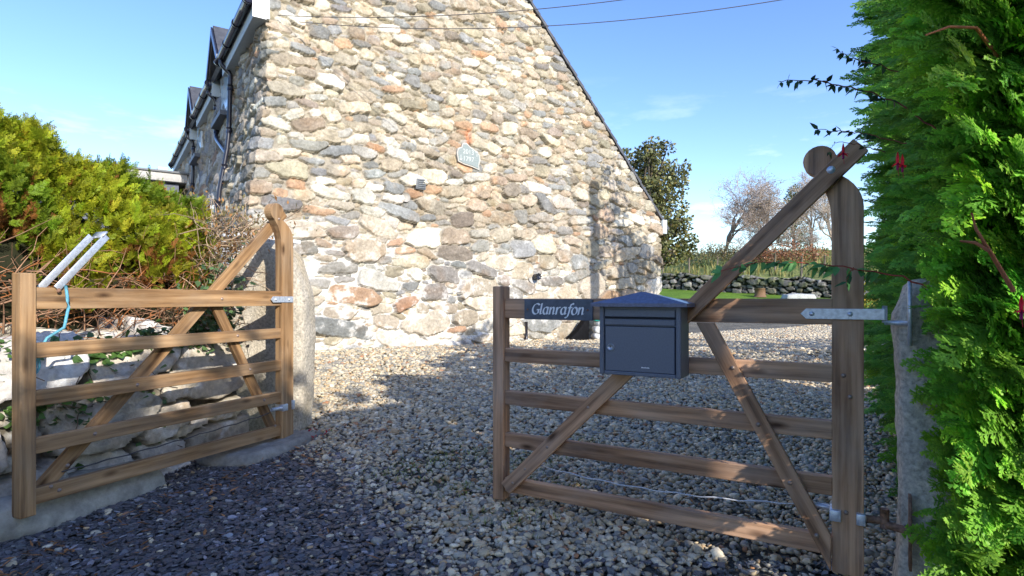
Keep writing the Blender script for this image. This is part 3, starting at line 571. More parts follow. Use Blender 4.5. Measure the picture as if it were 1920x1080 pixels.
# blue rope hanging from the loop
mb = MB(); P_ = [(.165, -.050, 1.262), (.175, -.056, 1.15), (.16, -.046, 1.04), (.12, .03, .985), (.085, .05, .90), (.075, .05, .82), (.055, .05, .77)]
P_ = [world(gate_l, p) for p in P_]; fine = []
for a, b in zip(P_[:-1], P_[1:]): fine += [a.lerp(b, k / 4) for k in range(4)]
mb.tube(fine + [P_[-1]], .0075, 8); mb.tube([p + Vector((.012 * math.sin(i), .01, -.004 * i)) for i, p in enumerate(fine[-7:])], .006, 6)
tag(mb.build('rope', M['rope']), 'frayed light blue rope hanging from the top of the open gate', 'rope')
# name plate with hand-cut italic letters
npl = thing('name_plate', 'dark slate house name plate with white italic lettering on the top rail', 'sign', world(gate_r, (.379, -.0285, 1.190)), gate_r.rotation_euler.z)
mb = MB(); mb.box((0, 0, 0), (.412, .012, .112), None, .0015); mb.build('plate', M['slate'], npl, flat=True)
def arc(cx, cy, rx, ry, a0, a1, n=14): return [(cx + rx * math.cos(R(a0 + (a1 - a0) * k / n)), cy + ry * math.sin(R(a0 + (a1 - a0) * k / n))) for k in range(n + 1)]
GL = {'G': (1.28, [arc(.68, .74, .58, .74, 48, 318), [(1.06, .25), (1.06, .62)], [(.80, .64), (1.22, .64)]]),
      'l': (.46, [[(.02, 1.42), (.14, 1.5), (.14, .18), (.20, .04), (.38, .08)]]),
      'a': (1.02, [[(.74, .86), (.55, .99)] + arc(.46, .50, .36, .50, 80, 300), [(.66, .12), (.76, .6)], [(.76, 1.0), (.74, .18), (.80, .03), (.95, .10)]]),
      'n': (1.02, [[(-.02, .88), (.13, .98), (.13, 0)], [(.14, .55), (.26, .82), (.45, .98), (.62, .93), (.68, .75), (.66, .18), (.72, .03), (.90, .10)]]),
      'r': (.70, [[(-.02, .88), (.13, .98), (.13, 0)], [(.14, .55), (.26, .82), (.42, .97), (.60, .95)]]),
      'f': (.66, [[(.78, 1.38), (.66, 1.52), (.48, 1.44), (.38, 1.1), (.30, .2), (.22, -.22), (.06, -.44), (-.14, -.38)], [(.10, .94), (.66, .94)]]),
      'o': (.98, [arc(.45, .49, .37, .50, 0, 360, 22)])}
def lettering(word, xh, parent, y):
    mb = MB(); x = 0.; k = 0; nib = np.array([math.cos(R(28)), math.sin(R(28))]) * .105; thin = .035
    wtot = sum(GL[c][0] for c in word)
    for c in word:
        adv, strokes = GL[c]
        for s in strokes:
            s = np.array(s, float)
            for a, b in zip(s[:-1], s[1:]):
                d = (b - a) / (np.linalg.norm(b - a) + 1e-9); n = np.array([-d[1], d[0]]); wv = nib if nib @ n > 0 else -nib; wv = wv + n * thin
                e = d * .03; q = [a - e - wv, b + e - wv, b + e + wv, a - e + wv]
                V = [((x + p[0] - wtot / 2 + .21 * p[1]) * xh, y - .00003 * k, (p[1] - .5) * xh) for p in q]; k += 1
                mb.add(V, [[0, 1, 2, 3]])
        x += adv
    return mb.build('lettering', M['paint'], parent, flat=True)
lt = lettering('Glanrafon', .0395, npl, -.0072); lt.location.z = -.006
for x in (-.185, .178): bolt(npl, x, 0, -.006, .006, 'rust')
# letter box
bx = thing('letter_box', 'dark blue grey metal letter box with a pitched lid fixed on the gate', 'letter box', world(gate_r, (.885, -.172, .878)), gate_r.rotation_euler.z)
BW, BH, BD = .400, .335, .142
mb = MB(); mb.box((0, BD / 2, BH / 2), (BW, BD, BH), None, .003); mb.build('body', M['box'], bx).data.shade_flat()
mb = MB()
for s in (-1, 1): mb.box((s * (BW / 2 - .011), -.006, BH / 2), (.022, .014, BH), None, .004)
mb.box((0, -.004, .009), (BW - .046, .010, .018), None, .003); mb.build('front_frame', M['box'], bx).data.shade_flat()
mb = MB(); mb.box((0, -.0010, .128), (.350, .0036, .224)); mb.box((0, -.001, .279), (.350, .0036, .010)); mb.build('shadow_gap', M['gap'], bx, flat=True)
mb = MB(); mb.box((0, -.003, .128), (.342, .008, .216), None, .002); dr_ = mb.build('door', M['box'], bx); dr_.data.shade_flat()
mb = MB(); mb.tube([(-.142, -.004, .135), (-.142, -.012, .135)], .018, 20); mb.tube([(-.142, -.010, .135), (-.142, -.015, .135)], .013, 20); lk = mb.build('lock', M['zinc'], dr_)
mb = MB(); mb.box((-.142, -.0155, .135), (.003, .001, .010)); mb.build('keyhole', M['gap'], dr_, flat=True)
mb = MB(); xx = .012
for wl, hh in ((.007, .0055), (.004, .004), (.004, .004), (.003, .0055), (.004, .004), (.003, .004), (.004, .0055), (.004, .004)): mb.box((xx + wl / 2, -.0075, .040 + hh / 2), (wl, .0008, hh)); xx += wl + .0009
mb.build('maker_mark', M['paint'], dr_, flat=True)
mb = MB(); mb.box((0, -.004, .302), (.346, .010, .036), None, .003); mb.build('letter_flap', M['box'], bx).data.shade_flat()
mb = MB(); mb.box((0, -.0035, .258), (.346, .009, .028), None, .003); mb.build('cross_strip', M['box'], bx).data.shade_flat()
mb = MB(); a, b, c_, d_ = -.236, .236, -.040, BD + .012; z0 = BH - .002; 
mb.add([(a, c_, z0), (b, c_, z0), (b, d_, z0), (a, d_, z0), (a, c_, z0 + .017), (b, c_, z0 + .017), (b, d_, z0 + .017), (a, d_, z0 + .017), (-.012, .055, z0 + .072), (.012, .055, z0 + .072)],
       [[3, 2, 1, 0], [0, 1, 5, 4], [1, 2, 6, 5], [2, 3, 7, 6], [3, 0, 4, 7], [4, 5, 9, 8], [6, 7, 8, 9]], [[5, 6, 9], [7, 4, 8]]); mb.build('lid', M['boxroof'], bx, flat=True)

# ------------------------------------------------------------------ granite posts, low wall, footing
def slab(name, outline, thick, loc, rz, tint, seed, label, sub=.035, amp=.018):
    bm = bmesh.new(); n = len(outline); fr = [bm.verts.new((x, 0, z)) for x, z in outline]; f = bm.faces.new(fr); r_ = bmesh.ops.extrude_face_region(bm, geom=[f])
    for v in [g for g in r_['geom'] if isinstance(g, bmesh.types.BMVert)]: v.co.y += thick
    bmesh.ops.recalc_face_normals(bm, faces=bm.faces[:]); bmesh.ops.triangulate(bm, faces=bm.faces[:])
    for _ in range(7):
        es = [e for e in bm.edges if e.calc_length() > sub * 1.6]
        if not es: break
        bmesh.ops.subdivide_edges(bm, edges=es, cuts=1); bmesh.ops.triangulate(bm, faces=[f for f in bm.faces if len(f.verts) > 3])
    for _ in range(7): bmesh.ops.smooth_vert(bm, verts=bm.verts[:], factor=.5, use_axis_x=True, use_axis_y=True, use_axis_z=True)
    from mathutils import noise
    bm.normal_update(); cols = []
    for v in bm.verts:
        p = v.co * 4 + Vector((seed, 0, 0)); k = noise.noise(p) + .5 * noise.noise(p * 2.7) + .35 * noise.noise(p * 7); v.co += v.normal * amp * k
        c = np.array(tint) * (1 + .28 * noise.noise(p * 1.4 + Vector((9, 9, 9)))); s_ = noise.noise(Vector((p.x * 1.2, p.y * 1.2, p.z * .35))); c = c * (1 - max(0, s_) * np.array([.05, .18, .42])); cols.append(c)
    mb = MB(); bm.verts.index_update(); mb.add([v.co[:] for v in bm.verts], None, [[v.index for v in f.verts] for f in bm.faces], (1, 1, 1)); mb.C = [np.clip(np.array(cols), .02, .8)]; bm.free()
    o = mb.build(name, M['granite']); o.location = loc; o.rotation_euler = (0, 0, rz); return tag(o, label, 'stone post')
slab('granite_gatepost', [(-.33, 0), (.27, 0), (.285, .5), (.30, .9), (.275, 1.25), (.20, 1.50), (.09, 1.63), (-.06, 1.66), (-.24, 1.60), (-.32, 1.40), (-.36, .8)], .30, (-2.02, 4.86, .10), -.06, (.50, .45, .36), 3, 'broad rough granite gatepost with a rounded top beside the house corner')
slab('granite_gatepost', [(0, -.1), (.34, -.1), (.33, .6), (.34, 1.2), (.30, 1.33), (.04, 1.34), (.0, 1.2), (.015, .6)], .28, (1.60, 2.44, .0), math.atan2(DR[1], DR[0]), (.50, .46, .39), 11, 'narrow granite gatepost half hidden by the bright green hedge')
LN = np.array([-.9178, .3971])
WPAL = [[.64, .57, .46], [.50, .45, .37], [.68, .64, .57], [.40, .37, .32], [.56, .49, .38]]
us, zs, h, C, sm, m1, m2 = rubble(-2.2, 1.66, -.05, 1.55, .014, [(.28, 90, 0, 2), (.21, 260, 0, 2), (.15, 500, 0, 2), (.10, 900, 0, 2), (.06, 1500, 0, 2)], 77, WPAL, [.3, .2, .2, .15, .15], (.11, .095, .07), aspect=(1.2, 2.6), prot=(.05, .12), grow=1.10)
U, Z = np.meshgrid(us, zs); li = np.clip(sstep(.20, .55, m1 + .4 * m2), 0, 1)[..., None] * sm[..., None] * .7; C = C * (1 - li) + li * np.array([.76, .76, .72])
topz = .86 + .05 * np.sin(U * 3.1) + .03 * np.sin(U * 7.7); over = np.clip(Z - topz, 0, None); zz = np.minimum(Z, topz) ; bend = sstep(-.12, .10, Z - topz)
back = .36 + over + .10 * np.clip(zz, 0, 1) - h * (1 - bend); zz = zz + h * bend
base = np.array([-2.4705, 2.97]) + U[..., None] * np.array(DL) + back[..., None] * LN
P3 = np.concatenate([base, (zz + np.asarray(gz(base[..., 0], base[..., 1])) * .4)[..., None]], -1)
tag(mesh('low_stone_wall', P3, gridq(len(zs), len(us)), None, M['stone'], None, C.reshape(-1, 3)), 'low wall of large lichened boulders behind the open honey gate', 'wall')
def lump(name, c, d, seed, tint, label, cat, mat='concrete', rz=0, amp=.035):
    from mathutils import noise
    bm = bmesh.new(); bmesh.ops.create_cube(bm, size=1); bmesh.ops.subdivide_edges(bm, edges=bm.edges[:], cuts=9, use_grid_fill=True); V = []; cc = []
    for v in bm.verts:
        q = v.co * 2; ln = max(abs(q.x), abs(q.y), abs(q.z)); r_ = q.length; k = q * (ln / (r_ + 1e-6)) ** .45
        p = Vector((k.x * d[0] / 2, k.y * d[1] / 2, k.z * d[2] / 2)); nz_ = noise.noise(p * 5 + Vector((seed, 3, 1))) + .5 * noise.noise(p * 13 + Vector((seed, 0, 0))); v.co = p + q.normalized() * amp * nz_
        cc.append(np.array(tint) * (1 + .35 * noise.noise(p * 6 + Vector((0, seed, 0)))))
    mb = MB(); bm.verts.index_update(); mb.add([v.co[:] for v in bm.verts], [[v.index for v in f.verts] for f in bm.faces]); mb.C = [np.clip(np.array(cc), .01, .8)]; bm.free()
    o = mb.build(name, M[mat]); o.location = c; o.rotation_euler = (0, 0, rz); return tag(o, label, cat)
al = math.atan2(DL[1], DL[0])
p = world(gate_l, (.30, .20, 0)); lump('concrete_footing', (p.x, p.y, .09), (1.15, .38, .26), 5, (.36, .35, .30), 'pale concrete footing along the base of the boulder wall', 'footing', rz=al)
p = world(gate_l, (1.62, .10, 0)); lump('concrete_haunch', (p.x, p.y, .10), (.95, .62, .16), 8, (.27, .25, .21), 'rough grey concrete haunch around the foot of the rounded granite post', 'footing', rz=al)
p = world(gate_l, (-.32, .18, 0)); lump('boulder', (p.x, p.y, .10), (.5, .34, .34), 15, (.24, .23, .20), 'dark mossy boulder at the free end of the open gate', 'boulder', 'granite', rz=al)

# ------------------------------------------------------------------ foliage
def spray_tpl(seed, n=16, L_=1.0, sub=5, droop=.18, wd_=.011, pl=.36):
    """one flat fern-like conifer spray: rachis along x, side shoots each carrying scale-leaf cords"""
    r = np.random.default_rng(seed); V = []; Q = []; Cc = []
    def strip(a, b, w0, w1, c0, c1, nrm):
        d = b - a; sd = np.cross(d, nrm); sd /= np.linalg.norm(sd) + 1e-9; k = len(V)
        mid = (a + b) / 2 + nrm * w0 * .55
        V.extend([a - sd * w0, a + sd * w0, b + sd * w1, b - sd * w1]); Q.append([k, k + 1, k + 2, k + 3]); Cc.extend([c0, c0, c1, c1])
    up = np.array([0, 0, 1.])
    rach = lambda t: np.array([t, .05 * math.sin(t * 3 + seed), -droop * t * t])
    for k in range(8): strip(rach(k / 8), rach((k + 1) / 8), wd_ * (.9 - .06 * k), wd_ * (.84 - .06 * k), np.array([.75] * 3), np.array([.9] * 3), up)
    for k in range(n):
        for sgn in (-1, 1):
            t = (k + (.5 if sgn > 0 else 0)) / n * .95 + .03; ln = (pl * (1 - t) ** .75 + .05) * r.uniform(.8, 1.15); p0 = rach(t); ang = r.uniform(.65, .95)
            d = np.array([math.cos(ang), sgn * math.sin(ang), r.normal(-.12, .18)]); d /= np.linalg.norm(d); nr = up + r.normal(0, .3, 3); nr /= np.linalg.norm(nr)
            ms = max(2, int(sub * ln / .25)); p1 = p0 + d * ln + np.array([.05 * ln, 0, -.08 * ln])
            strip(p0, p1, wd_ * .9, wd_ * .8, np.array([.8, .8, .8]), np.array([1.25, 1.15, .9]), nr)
            for j in range(ms):
                tj = (j + .6) / (ms + .3); q0 = p0 + (p1 - p0) * tj; l2 = ln * .38 * (1 - tj * .65) + .018
                for s2 in (-1, 1):
                    a2 = r.uniform(.5, .85) * s2; ca, sa = math.cos(a2), math.sin(a2); d2 = np.array([d[0] * ca - d[1] * sa, d[0] * sa + d[1] * ca, d[2] + r.normal(0, .12)])
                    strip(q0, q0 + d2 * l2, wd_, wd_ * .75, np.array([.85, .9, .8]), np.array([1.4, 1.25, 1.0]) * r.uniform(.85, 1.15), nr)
    return np.array(V), np.array(Q), np.array(Cc)
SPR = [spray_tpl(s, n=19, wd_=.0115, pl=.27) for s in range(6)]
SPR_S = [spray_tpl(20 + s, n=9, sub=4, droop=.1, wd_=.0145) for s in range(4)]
def scatter_sprays(mb, T, pos, dirs, up, size, tint):
    t = rng.integers(0, len(T), len(pos)); rot = frame(dirs, up)
    for k in range(len(T)): s = t == k; inst(mb, T[k][0], T[k][1], pos[s], rot[s], size[s], tint[s], T[k][2])
def hedge_lobes(s, z, seed): return .10 * np.sin(s * 3.1 + seed) * np.sin(z * 2.7 + seed * 2) + .06 * np.sin(s * 7.3 + z * 5.1 + seed)
def path_pts(path, s):
    P = np.array(path, float); seg = np.linalg.norm(np.diff(P, axis=0), axis=1); cu = np.r_[0, np.cumsum(seg)]
    x = np.interp(s, cu, P[:, 0]); y = np.interp(s, cu, P[:, 1]); e = .15
    tx = np.interp(s + e, cu, P[:, 0]) - np.interp(s - e, cu, P[:, 0]); ty = np.interp(s + e, cu, P[:, 1]) - np.interp(s - e, cu, P[:, 1]); l = np.hypot(tx, ty); return np.c_[x, y], np.c_[tx / l, ty / l], cu[-1]
def core(path, nrm_sign, inset, depth, z0, zt, parent, mat, name='light_blocking_core'):
    """dark lumpy closed body added inside a hedge to block light"""
    _, _, Ltot = path_pts(path, np.array([0.])); s = np.linspace(0, Ltot, 40); P, T, _ = path_pts(path, s); Nn = np.c_[-T[:, 1], T[:, 0]] * nrm_sign
    V = []
    for k in range(40):
        zz_ = zt(s[k]) - .25; ring = [(inset, z0), (inset, (z0 + zz_) / 2), (inset + .05, zz_ - .15), (inset + .25, zz_), (inset + depth - .2, zz_), (inset + depth, zz_ - .2), (inset + depth, z0)]
        for d, z in ring: d2 = d + .08 * math.sin(s[k] * 9 + z * 7); V.append((P[k, 0] - Nn[k, 0] * d2, P[k, 1] - Nn[k, 1] * d2, z + .05 * math.sin(s[k] * 11)))
    m = 7; Q = [[k * m + j, k * m + (j + 1) % m, (k + 1) * m + (j + 1) % m, (k + 1) * m + j] for k in range(39) for j in range(m)]
    e = 39 * m; Q += [[0, 1, 2, 6], [2, 3, 4, 6], [e + 6, e + 2, e + 1, e], [e + 6, e + 4, e + 3, e + 2]]
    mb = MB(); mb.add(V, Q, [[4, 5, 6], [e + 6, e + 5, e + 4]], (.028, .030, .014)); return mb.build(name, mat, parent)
# right-hand hedge: one face towards the lane, then turning along the drive
RP = [(3.7, 1.95), (2.7, 2.06), (2.0, 2.10), (1.69, 2.17), (1.80, 2.45), (2.12, 2.85), (2.47, 3.5), (2.98, 4.4), (3.48, 5.3)]
hr = thing('conifer_hedge', 'tall bright green conifer hedge of feathery sprays leaning over the narrow granite gatepost', 'hedge', (2.2, 2.6, 0))
hr_off = np.array([2.2, 2.6, 0.])
RZT = lambda s: float(np.interp(s, [0, 2.0, 2.9, 4.1, 5.3], [2.9, 2.85, 3.0, 3.5, 4.15])) + .06 * math.sin(s * 6)
_, _, RL = path_pts(RP, np.array([0.]))
mb = MB(); n = 4300; s = np.r_[rng.uniform(1.3, 2.35, 1500), rng.uniform(0, RL, n - 1500)]; z = np.maximum(rng.uniform(.04, 1, n) * np.array([RZT(q) for q in s]), .15)
P, T, _ = path_pts(RP, s); Nn = np.c_[-T[:, 1], T[:, 0]]; Nn = np.where(((P - np.array([3.3, 3.0])) * Nn).sum(1, keepdims=True) > 0, Nn, -Nn)
dep = rng.uniform(0, 1, n) ** 1.4 * .30; out = hedge_lobes(s, z, 1.) - dep
nearw = np.exp(-((s - 1.7) / .5) ** 2) * .06 * np.sin(np.clip(z, 0, 3) / 3 * 3.14); out = out + nearw - .10 * (z < .5)
pos = np.c_[P + Nn * out[:, None], z]
dirs = np.c_[Nn * .75 + T * rng.normal(0, .45, (n, 1)), rng.normal(.12, .30, n)]; dirs[:, 0] -= .55
upv = np.c_[rng.normal(0, .40, (n, 2)) + Nn * .8 + np.array([.15, -.75]), np.full(n, .75)]
size = np.where(np.arange(n) < 1500, rng.uniform(.26, .44, n), rng.uniform(.20, .36, n)); c = np.array([[.25, .52, .075]]) * rng.uniform(.65, 1.35, (n, 1)) * (1 + rng.normal(0, .06, (n, 3))); c[rng.random(n) < .12] *= np.array([1.5, 1.3, .9])
far = s > 2.7; c[far] *= np.array([.72, .78, .95])  # shade of the deeper drive side put into the leaf colour
tip = pos + dirs / np.linalg.norm(dirs, axis=1, keepdims=True) * (size * .95)[:, None]; ok = tip[:, 0] > 1.565 + (tip[:, 1] - 2.2) * .45 + .035 * sstep(1.2, .9, tip[:, 2]) - .12 * sstep(1.9, 2.6, tip[:, 2]) - .05 * rng.random(n) ** 3   # trimmed back along the drive
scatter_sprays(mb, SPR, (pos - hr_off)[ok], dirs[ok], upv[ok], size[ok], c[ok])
hr_f = mb.build('foliage', M['leaf'], hr)
pc = core([(3.9, 2.35), (2.9, 2.42), (2.42, 2.55), (2.50, 2.9), (2.86, 3.6), (3.3, 4.4), (3.78, 5.3)], 1, .05, .8, .0, lambda s: RZT(s) - .1, None, M['twig']); pc.data.transform(Matrix.Translation((-2.2, -2.6, 0))); pc.parent = hr
mb = MB()
for a in ([(1900, 545, 1.72), (1855, 470, 1.66), (1830, 430, 1.66), (1822, 400, 1.68)], [(1855, 470, 1.66), (1828, 455, 1.67), (1800, 452, 1.70)], [(1870, 105, 2.0), (1830, 52, 1.9), (1780, 50, 1.86), (1735, 66, 1.86)]):
    mb = MB(); mb.tube([at(*p) - Vector(hr_off) for p in a], np.linspace(.0065, .003, len(a)), 7, (.36, .13, .06)); mb.build('bare_stem', M['twig'], hr)
# left-hand hedge above the low wall
LP = [tuple(np.array([-2.4705, 2.97]) + np.array(DL) * u + LN * .66) for u in (-2.6, -.6, .2, .9, 1.70)]
hl = thing('conifer_hedge', 'yellow green clipped conifer hedge with bare brown stems growing above the low boulder wall', 'hedge', (LP[2][0], LP[2][1], .85)); hl_off = np.array([LP[2][0], LP[2][1], .85])
_, _, LL = path_pts(LP, np.array([0.])); LZT = lambda s: np.interp(s, [0, 2.6, 2.95, 3.45, 3.95, LL], [2.55, 2.38, 2.28, 2.14, 2.05, 1.95])
n = 12500; s = rng.uniform(.6, LL, n); ztop = LZT(s) + .05 * np.sin(s * 9) + .04 * np.sin(s * 23)
face = rng.random(n) < .68; fz = rng.uniform(0, 1, n) ** .72
zlo = 1.40 + .22 * sstep(3.4, 2.6, s) + .22 * np.sin(s * 5.0 + 1) + .12 * np.sin(s * 13) - .25 * sstep(3.3, 4.1, s)
z = np.where(face, zlo + (ztop - zlo) * fz, ztop - rng.uniform(0, .10, n)); d_in = np.where(face, -hedge_lobes(s * 1.5, z * 1.8, 3.) + rng.uniform(0, .2, n) + .22 * np.clip((z - ztop + .3) / .3, 0, 1), rng.uniform(.1, .95, n))
z = z + rng.normal(0, .025, n); P, T, _ = path_pts(LP, s); Nn = -np.broadcast_to(LN, P.shape); pos = np.c_[P - Nn * d_in[:, None], z]
dirs = np.c_[Nn * .55 + T * rng.normal(0, .45, (n, 1)), rng.uniform(.25, 1.1, n)]; upv = np.c_[rng.normal(0, .8, (n, 2)), rng.normal(.4, .5, n)]
c = np.array([[.37, .44, .035]]) * rng.uniform(.55, 1.35, (n, 1)) * (1 + rng.normal(0, .07, (n, 3)))
patch = np.sin(s * 4.3 + z * 3) + np.sin(z * 6.1 - s * 2.2) * .7; c[patch < -.5] *= np.array([.62, .78, .9]); br = rng.random(n) < np.where(z < zlo + .28, .26, .02); c[br] = np.array([.34, .15, .05]) * rng.uniform(.6, 1.3, (br.sum(), 1))
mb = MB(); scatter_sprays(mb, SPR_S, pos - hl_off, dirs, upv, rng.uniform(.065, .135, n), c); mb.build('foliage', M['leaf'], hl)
pc = core(LP, -1, .26, .9, .9, lambda s: float(LZT(s)) - .05, None, M['twig']); pc.data.transform(Matrix.Translation(tuple(-hl_off))); pc.parent = hl
def wander(p, d, ln, k, jit, r_, grav=0):
    P = [np.array(p, float)]; d = np.array(d, float); d /= np.linalg.norm(d)
    for _ in range(k): d = d + r_.normal(0, jit, 3) + np.array([0, 0, grav]); d /= np.linalg.norm(d); P.append(P[-1] + d * ln / k)
    return P
mb = MB(); r_ = np.random.default_rng(5)
for _ in range(1100):
    s = r_.uniform(.6, LL + .05); p, t, _x = path_pts(LP, np.array([s])); q = p[0] + LN * r_.uniform(-.08, .35); z = r_.uniform(.86, 1.45)
    d = np.r_[-LN * r_.uniform(-.1, .8) + t[0] * r_.normal(0, .8), r_.uniform(-.15, .9)]
    cc = np.array([.32, .185, .11]) * r_.uniform(.5, 1.5) if r_.random() < .75 else np.array([.36, .14, .05])
    w_ = wander((q[0], q[1], z), d, r_.uniform(.15, .5), 5, .25, r_); mb.tube(np.array(w_) - hl_off, np.linspace(r_.uniform(.002, .0065), .0012, 6), 4, cc, False)
mb.build('bare_stems', M['twig'], hl)
# leafless shrub by the house corner
ts = thing('bare_shrub', 'tangled leafless brown shrub between the yellow green hedge and the granite post', 'shrub', (-2.75, 5.1, .8)); mb = MB(); ml = MB(); r_ = np.random.default_rng(9)
tips = []
for _ in range(620):
    u = r_.uniform(1.5, 2.15); q = np.array([-2.4705, 2.97]) + np.array(DL) * u + LN * r_.uniform(.50, 1.15); z = r_.uniform(.85, 1.85)
    d = np.r_[r_.normal(0, .7, 2), r_.uniform(.0, 1.0)]; w_ = np.array(wander((q[0], q[1], z), d, r_.uniform(.2, .55), 6, .32, r_)); w_[:, 2] = np.minimum(w_[:, 2], 2.14 + r_.normal(0, .04))
    mb.tube(w_ - np.array([-2.75, 5.1, .8]), np.linspace(r_.uniform(.0025, .007), .0014, 7), 4, np.array([.40, .29, .19]) * r_.uniform(.5, 1.5), False); tips.append(w_[-1]); tips.append(w_[4])
mb.build('branches', M['twig'], ts); tips = np.array(tips); tp = np.repeat(tips[tips[:, 2] > 1.55], 4, 0); n = len(tp); tp = tp + rng.normal(0, .035, tp.shape)
inst(ml, LV, LQ, tp - np.array([-2.75, 5.1, .8]), rotz(rng.uniform(0, 6.28, n)) @ roty(rng.normal(0, .8, n)), rng.uniform(.025, .055, n), np.array([[.34, .28, .12]]) * rng.uniform(.6, 1.4, (n, 1)) * np.where(rng.random((n, 1)) < .4, np.array([[1.25, .75, .6]]), 1)); ml.build('leaves', M['leaf'], ts)
# white panelled lean-to seen through the shrub
wp = thing('white_shed', 'small white panelled shed just visible through the leafless shrub', 'shed', (-3.15, 6.0, 0), -.35)
mb = MB(); mb.box((0, .4, 1.02), (.9, .8, 1.7)); mb.build('wall', M['white'], wp, flat=True)
mb = MB()
for x in (-.3, .05, .35): mb.box((x, -.006, 1.02), (.018, .012, 1.66))
mb.build('frame', plain('pale_green_frame', (.30, .45, .42), .6), wp, flat=True)
mb = MB(); mb.box((0, .4, 1.89), (1.0, .9, .04)); mb.build('roof', M['white'], wp, flat=True)
# ivy on the low wall and post
IV = np.array([[0, 0, 0], [.28, .48, .03], [.62, .34, .0], [1, 0, -.06], [.62, -.34, 0], [.28, -.48, .03]]); IQ = np.array([[0, 3, 2, 1], [0, 5, 4, 3]])
def ivy(name, label, spots, c, off=.0):
    mb = MB(); r_ = np.random.default_rng(13)
    for (u, bk, z, su, sz, n) in spots:
        uu = r_.normal(u, su, n); zz_ = r_.normal(z, sz, n); bb = bk - r_.uniform(0, .05, n); q = np.array([-2.4705, 2.97]) + uu[:, None] * np.array(DL) + bb[:, None] * LN
        outd = np.c_[np.repeat(-LN[None], n, 0) * .6 + r_.normal(0, .5, (n, 2)), r_.normal(-.25, .4, n)]; upv = np.c_[np.repeat(-LN[None], n, 0) * .8 + r_.normal(0, .3, (n, 2)), np.full(n, .7)]
        inst(mb, IV, IQ, np.c_[q, zz_], frame(outd, upv), r_.uniform(.028, .062, n), np.array([c]) * r_.uniform(.55, 1.5, (n, 1)))
        for _ in range(4): w_ = wander((*(np.array([-2.4705, 2.97]) + (u + r_.normal(0, su)) * np.array(DL) + (bk + .01) * LN), z + r_.normal(0, sz)), (r_.normal(0, 1), r_.normal(0, 1), -.4), .35, 6, .3, r_); mb.tube(w_, .003, 4, (.16, .10, .06), False)
    o = mb.build(name, M['ivyleaf']); tag(o, label, 'ivy'); return o
ivy('ivy', 'dark green ivy trailing over the top of the boulder wall', [(.55, .40, .93, .20, .05, 190), (.25, .36, .72, .16, .12, 170), (.95, .40, .92, .14, .06, 110), (.45, .34, .55, .12, .10, 90), (1.2, .42, 1.0, .18, .04, 90), (-.4, .38, .8, .25, .15, 140), (.05, .45, .98, .15, .04, 60), (.85, .34, .55, .10, .12, 35)], (.075, .15, .035))
ivy('ivy', 'bushy glossy ivy climbing the left face of the rounded granite post', [(1.42, .36, 1.28, .10, .12, 170), (1.40, .40, 1.02, .12, .09, 130), (1.52, .30, 1.40, .04, .10, 40), (1.30, .42, 1.15, .08, .10, 70)], (.09, .16, .06))

# fuchsia arching across the gate from the right-hand hedge
fu = thing('fuchsia', 'fuchsia with red stems and hanging red flowers arching from the hedge across the gate', 'shrub', (2.3, 2.9, 1.2)); fo = np.array([2.3, 2.9, 1.2])
lf = MB(); r_ = np.random.default_rng(4)
def stem(px_pts, rad, c, leafsize, nl, lc, droop=.5):
    P = np.array([at(*p)[:] for p in px_pts]); k = np.linspace(0, len(P) - 1, 26); Q_ = np.stack([np.interp(k, np.arange(len(P)), P[:, j]) for j in range(3)], -1); Q_ += r_.normal(0, .0025, Q_.shape)
    st_ = MB(); st_.tube(Q_ - fo, np.linspace(rad, rad * .4, 26), 6, c); st_.build('stem', M['twig'], fu)
    t = np.sort(r_.uniform(.25, 1, nl)); t[-3:] = 1; pos = np.stack([np.interp(t * 25, np.arange(26), Q_[:, j]) for j in range(3)], -1); n = len(t); ax_ = (Q_[-1] - Q_[0]); ax_ /= np.linalg.norm(ax_)
    d = ax_ * .5 + r_.normal(0, .5, (n, 3)) + np.array([0, -.2, -droop]); inst(lf, IV, IQ, pos - fo, frame(d, np.c_[r_.normal(0, .4, (n, 2)) + np.array([0, -.7]), np.full(n, .7)]), np.c_[r_.uniform(.7, 1.2, n) * leafsize, r_.uniform(.38, .55, n) * leafsize, np.full(n, leafsize)], np.array([lc]) * r_.uniform(.6, 1.4, (n, 1)))
stem([(1790, 560, 2.25), (1690, 519, 2.32), (1600, 502, 2.40), (1500, 492, 2.48), (1420, 492, 2.52), (1350, 508, 2.52)], .0042, (.34, .075, .05), .062, 44, (.13, .34, .10), .7)
stem([(1600, 502, 2.40), (1592, 512, 2.38), (1585, 530, 2.36)], .002, (.3, .09, .05), .05, 5, (.07, .2, .07), .8)
stem([(1760, 245, 2.6), (1680, 190, 2.62), (1600, 165, 2.64), (1530, 150, 2.66), (1465, 152, 2.68)], .0040, (.24, .09, .07), .042, 40, (.035, .085, .035))
stem([(1720, 150, 2.6), (1640, 120, 2.62), (1590, 108, 2.64), (1572, 92, 2.65)], .003, (.24, .09, .07), .04, 34, (.04, .095, .035))
stem([(1700, 270, 2.5), (1630, 252, 2.5), (1570, 245, 2.5), (1535, 244, 2.5)], .003, (.26, .1, .07), .040, 22, (.035, .085, .035))
stem([(1660, 285, 2.4), (1610, 272, 2.38), (1565, 265, 2.37), (1555, 285, 2.36)], .002, (.2, .08, .06), .030, 5, (.06, .09, .03))
